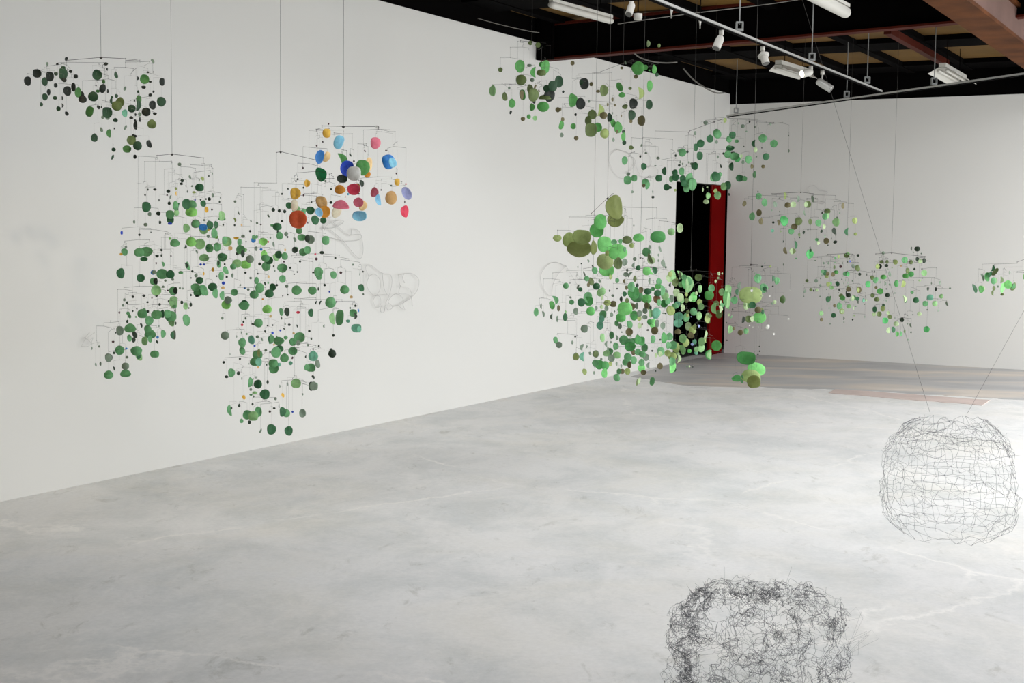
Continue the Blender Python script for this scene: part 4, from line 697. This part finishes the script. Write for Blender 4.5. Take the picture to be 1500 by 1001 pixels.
drawing([[(865, 150), (880, 110), (950, 100), (1000, 160), (1050, 165), (1105, 180), (1070, 210), (1065, 260), (1050, 320), (990, 315), (930, 300)], [(865, 150), (890, 200), (920, 220)]],
        1080, 260, 8.333, onback, .003, 'small wire loop drawing on the back wall above the hanging bar')
drawing([[(0, 710), (60, 705), (90, 640), (60, 660), (30, 640), (60, 600)], [(0, 700), (30, 650), (100, 600)], [(20, 640), (60, 665), (80, 690)]], 120, 380, 5.5625, onleft, .0012, 'faint scribble of wire low on the left wall, left of the green mobile')
# ------------------------------------------------------------------ wire cages
def cage():
    rnd = random.Random(5); d = 6.4; c = P(1389, 698, d); RX = 97 * d / F; HZ = 94 * d / F
    root = empty('wire_cage', (c.x, c.y, c.z - HZ)); mb = MB(); r = .00062
    NH, NV = 17, 34
    def pt(i, j):                                    # i up 0..NH, j round
        t = -1 + 2 * i / NH; a = 2 * math.pi * j / NV
        k = max(0.0, 1 - abs(t) ** (2.7 if t > 0 else 3.6)) ** (1 / 2.3); R_ = RX * k * (.96 - .06 * t + (.07 if t < -.2 and math.cos(a) > .5 else 0))
        jt = noise_tab[(i, j % NV)]
        return c + Vector((math.cos(a) * R_ + jt[0], math.sin(a) * R_ + jt[1], t * HZ * (1 - .03 * math.sin(a)) + jt[2]))
    noise_tab = {(i, j): [rnd.gauss(0, .0075) for _ in range(3)] for i in range(NH + 1) for j in range(NV)}
    for i in range(1, NH):
        for j in range(NV):
            if rnd.random() < .93:
                a, b = pt(i, j), pt(i, j + 1); m = (a + b) / 2 + Vector([rnd.gauss(0, .003) for _ in range(3)]); mb.tube([a, m, b], r * rnd.uniform(.7, 1.25), 3, False)
            if rnd.random() < .93 and i < NH - 1:
                a, b = pt(i, j), pt(i + 1, j); m = (a + b) / 2 + Vector([rnd.gauss(0, .003) for _ in range(3)]); mb.tube([a, m, b], r * rnd.uniform(.7, 1.25), 3, False)
            if rnd.random() < .5: mb.ball(pt(i, j), r * 2.3)
            if rnd.random() < .32:
                a = pt(i, j); b = pt(min(NH - 1, i + 1), j + rnd.choice((-1, 1))); mb.tube([a, b], r * .7, 3, False)
            if rnd.random() < .35:                   # twisted wire ends
                a = pt(i, j); mb.tube([a, a + Vector([rnd.gauss(0, .013) for _ in range(3)])], r * .7, 3, False)
    for q in range(120):                             # denser upper ring
        i = rnd.choice((13, 14, 15)); j = rnd.randrange(NV); a = pt(i, j); b = pt(i + rnd.choice((-1, 0, 1)), j + rnd.choice((1, 2))); mb.tube([a, (a + b) / 2 + Vector([rnd.gauss(0, .01) for _ in range(3)]), b], r * .9, 3, False)
    mb.build('wire_mesh', BASKET, root)
    top = P(1362, 604, d); e = P(1085, -292, d); e = top + (e - top) * ((HCEIL + .02 - top.z) / (e.z - top.z)); MB().tube([top, e], .0006, 4).build('hanging_wire', WIRE, root)
    top = P(1417, 606, d); e = P(1790, -72, d); e = top + (e - top) * ((HCEIL + .02 - top.z) / (e.z - top.z)); MB().tube([top, e], .0006, 4).build('hanging_wire', WIRE, root)
    tag(root, 'rounded see-through wire mesh cage hanging low on two slanting wires at the right', 'wire sculpture')
cage()
def tangle():
    rnd = random.Random(9); d = 4.3; c = P(1107, 975, d); RX = 128 * d / F; c.z = .0; top = P(1107, 862, d - .05).z
    HZ = top / 2; c.z = HZ + .004
    root = empty('tangled_wire_basket', (c.x, c.y, 0)); mb = MB(); r = .00045
    def surf(a, t, k=1.0):
        s = max(0.0, 1 - abs(t) ** 4) ** (1 / 3); wob = 1 + .06 * math.sin(3 * a + 1) + .04 * math.sin(7 * a)
        return c + Vector((math.cos(a) * RX * s * wob * k, math.sin(a) * RX * .85 * s * wob * k, t * HZ * min(1, .93 + .07 * k)))
    nodes = []
    while len(nodes) < 900:
        a = rnd.uniform(0, 2 * math.pi); t = rnd.uniform(-.98, .98)
        if rnd.random() < .10:
            t = rnd.uniform(.72, 1); nodes.append(surf(a, .93 + rnd.uniform(-.05, .05), rnd.random() ** .5)); continue
        nodes.append(surf(a, t, rnd.uniform(.86, 1.05)))
    nodes += [surf(rnd.uniform(0, 6.28), rnd.uniform(-.9, .9), rnd.uniform(.2, .85)) for _ in range(190)]
    nodes += [surf(math.pi + rnd.gauss(0, .3), rnd.uniform(-.8, .9), rnd.uniform(.75, 1.0)) for _ in range(170)]
    for i, p in enumerate(nodes):
        near_ = sorted(range(len(nodes)), key=lambda j: (nodes[j] - p).length_squared)[1:9]
        for j in rnd.sample(near_, 3):
            q = nodes[j]; m = (p + q) / 2 + Vector([rnd.gauss(0, .009) for _ in range(3)]); n2 = p.lerp(q, .25) + Vector([rnd.gauss(0, .004) for _ in range(3)])
            pts = [p, n2, m, q]; pts = [Vector((v.x, v.y, max(.003, v.z))) for v in pts]; mb.tube(smooth(pts)[::2] + [pts[-1]], r * rnd.uniform(.6, 1.2), 3, False)
        if rnd.random() < .4: mb.ball(Vector((p.x, p.y, max(.004, p.z))), r * 2.2)
        if rnd.random() < .3:
            q = p + Vector([rnd.gauss(0, .022) for _ in range(3)]); q.z = max(.004, q.z); mb.tube([p, q], r * .7, 3, False)
    for _ in range(7):                               # sprung loops leaving the right shoulder
        a = rnd.uniform(-.5, .3); p = surf(a, rnd.uniform(.2, .8)); q = p + Vector((rnd.uniform(.03, .07), rnd.uniform(-.03, .03), rnd.uniform(-.01, .05))); s2 = q + Vector((rnd.uniform(-.02, .03), 0, rnd.uniform(-.05, .02)))
        mb.tube([p, q, s2, surf(a - .2, .2)], r * .6, 3, False)
    for x, y in ((1062, 851), (1085, 842), (1108, 846), (1150, 852), (1085, 870), (1022, 853), (1042, 850), (1165, 856)):
        p = P(x, y + 8, d); p2 = P(x + rnd.uniform(-12, 12), y + 26, d); p3 = P(x + rnd.uniform(8, 20), y + 20, d); mb.tube(smooth([p2, p, p3]), r * .8, 3, False)
    mb.build('wire_tangle', BASKET, root)
    tag(root, 'bushy basket of tangled dark wire standing on the concrete at the bottom of the photo', 'wire sculpture')
tangle()
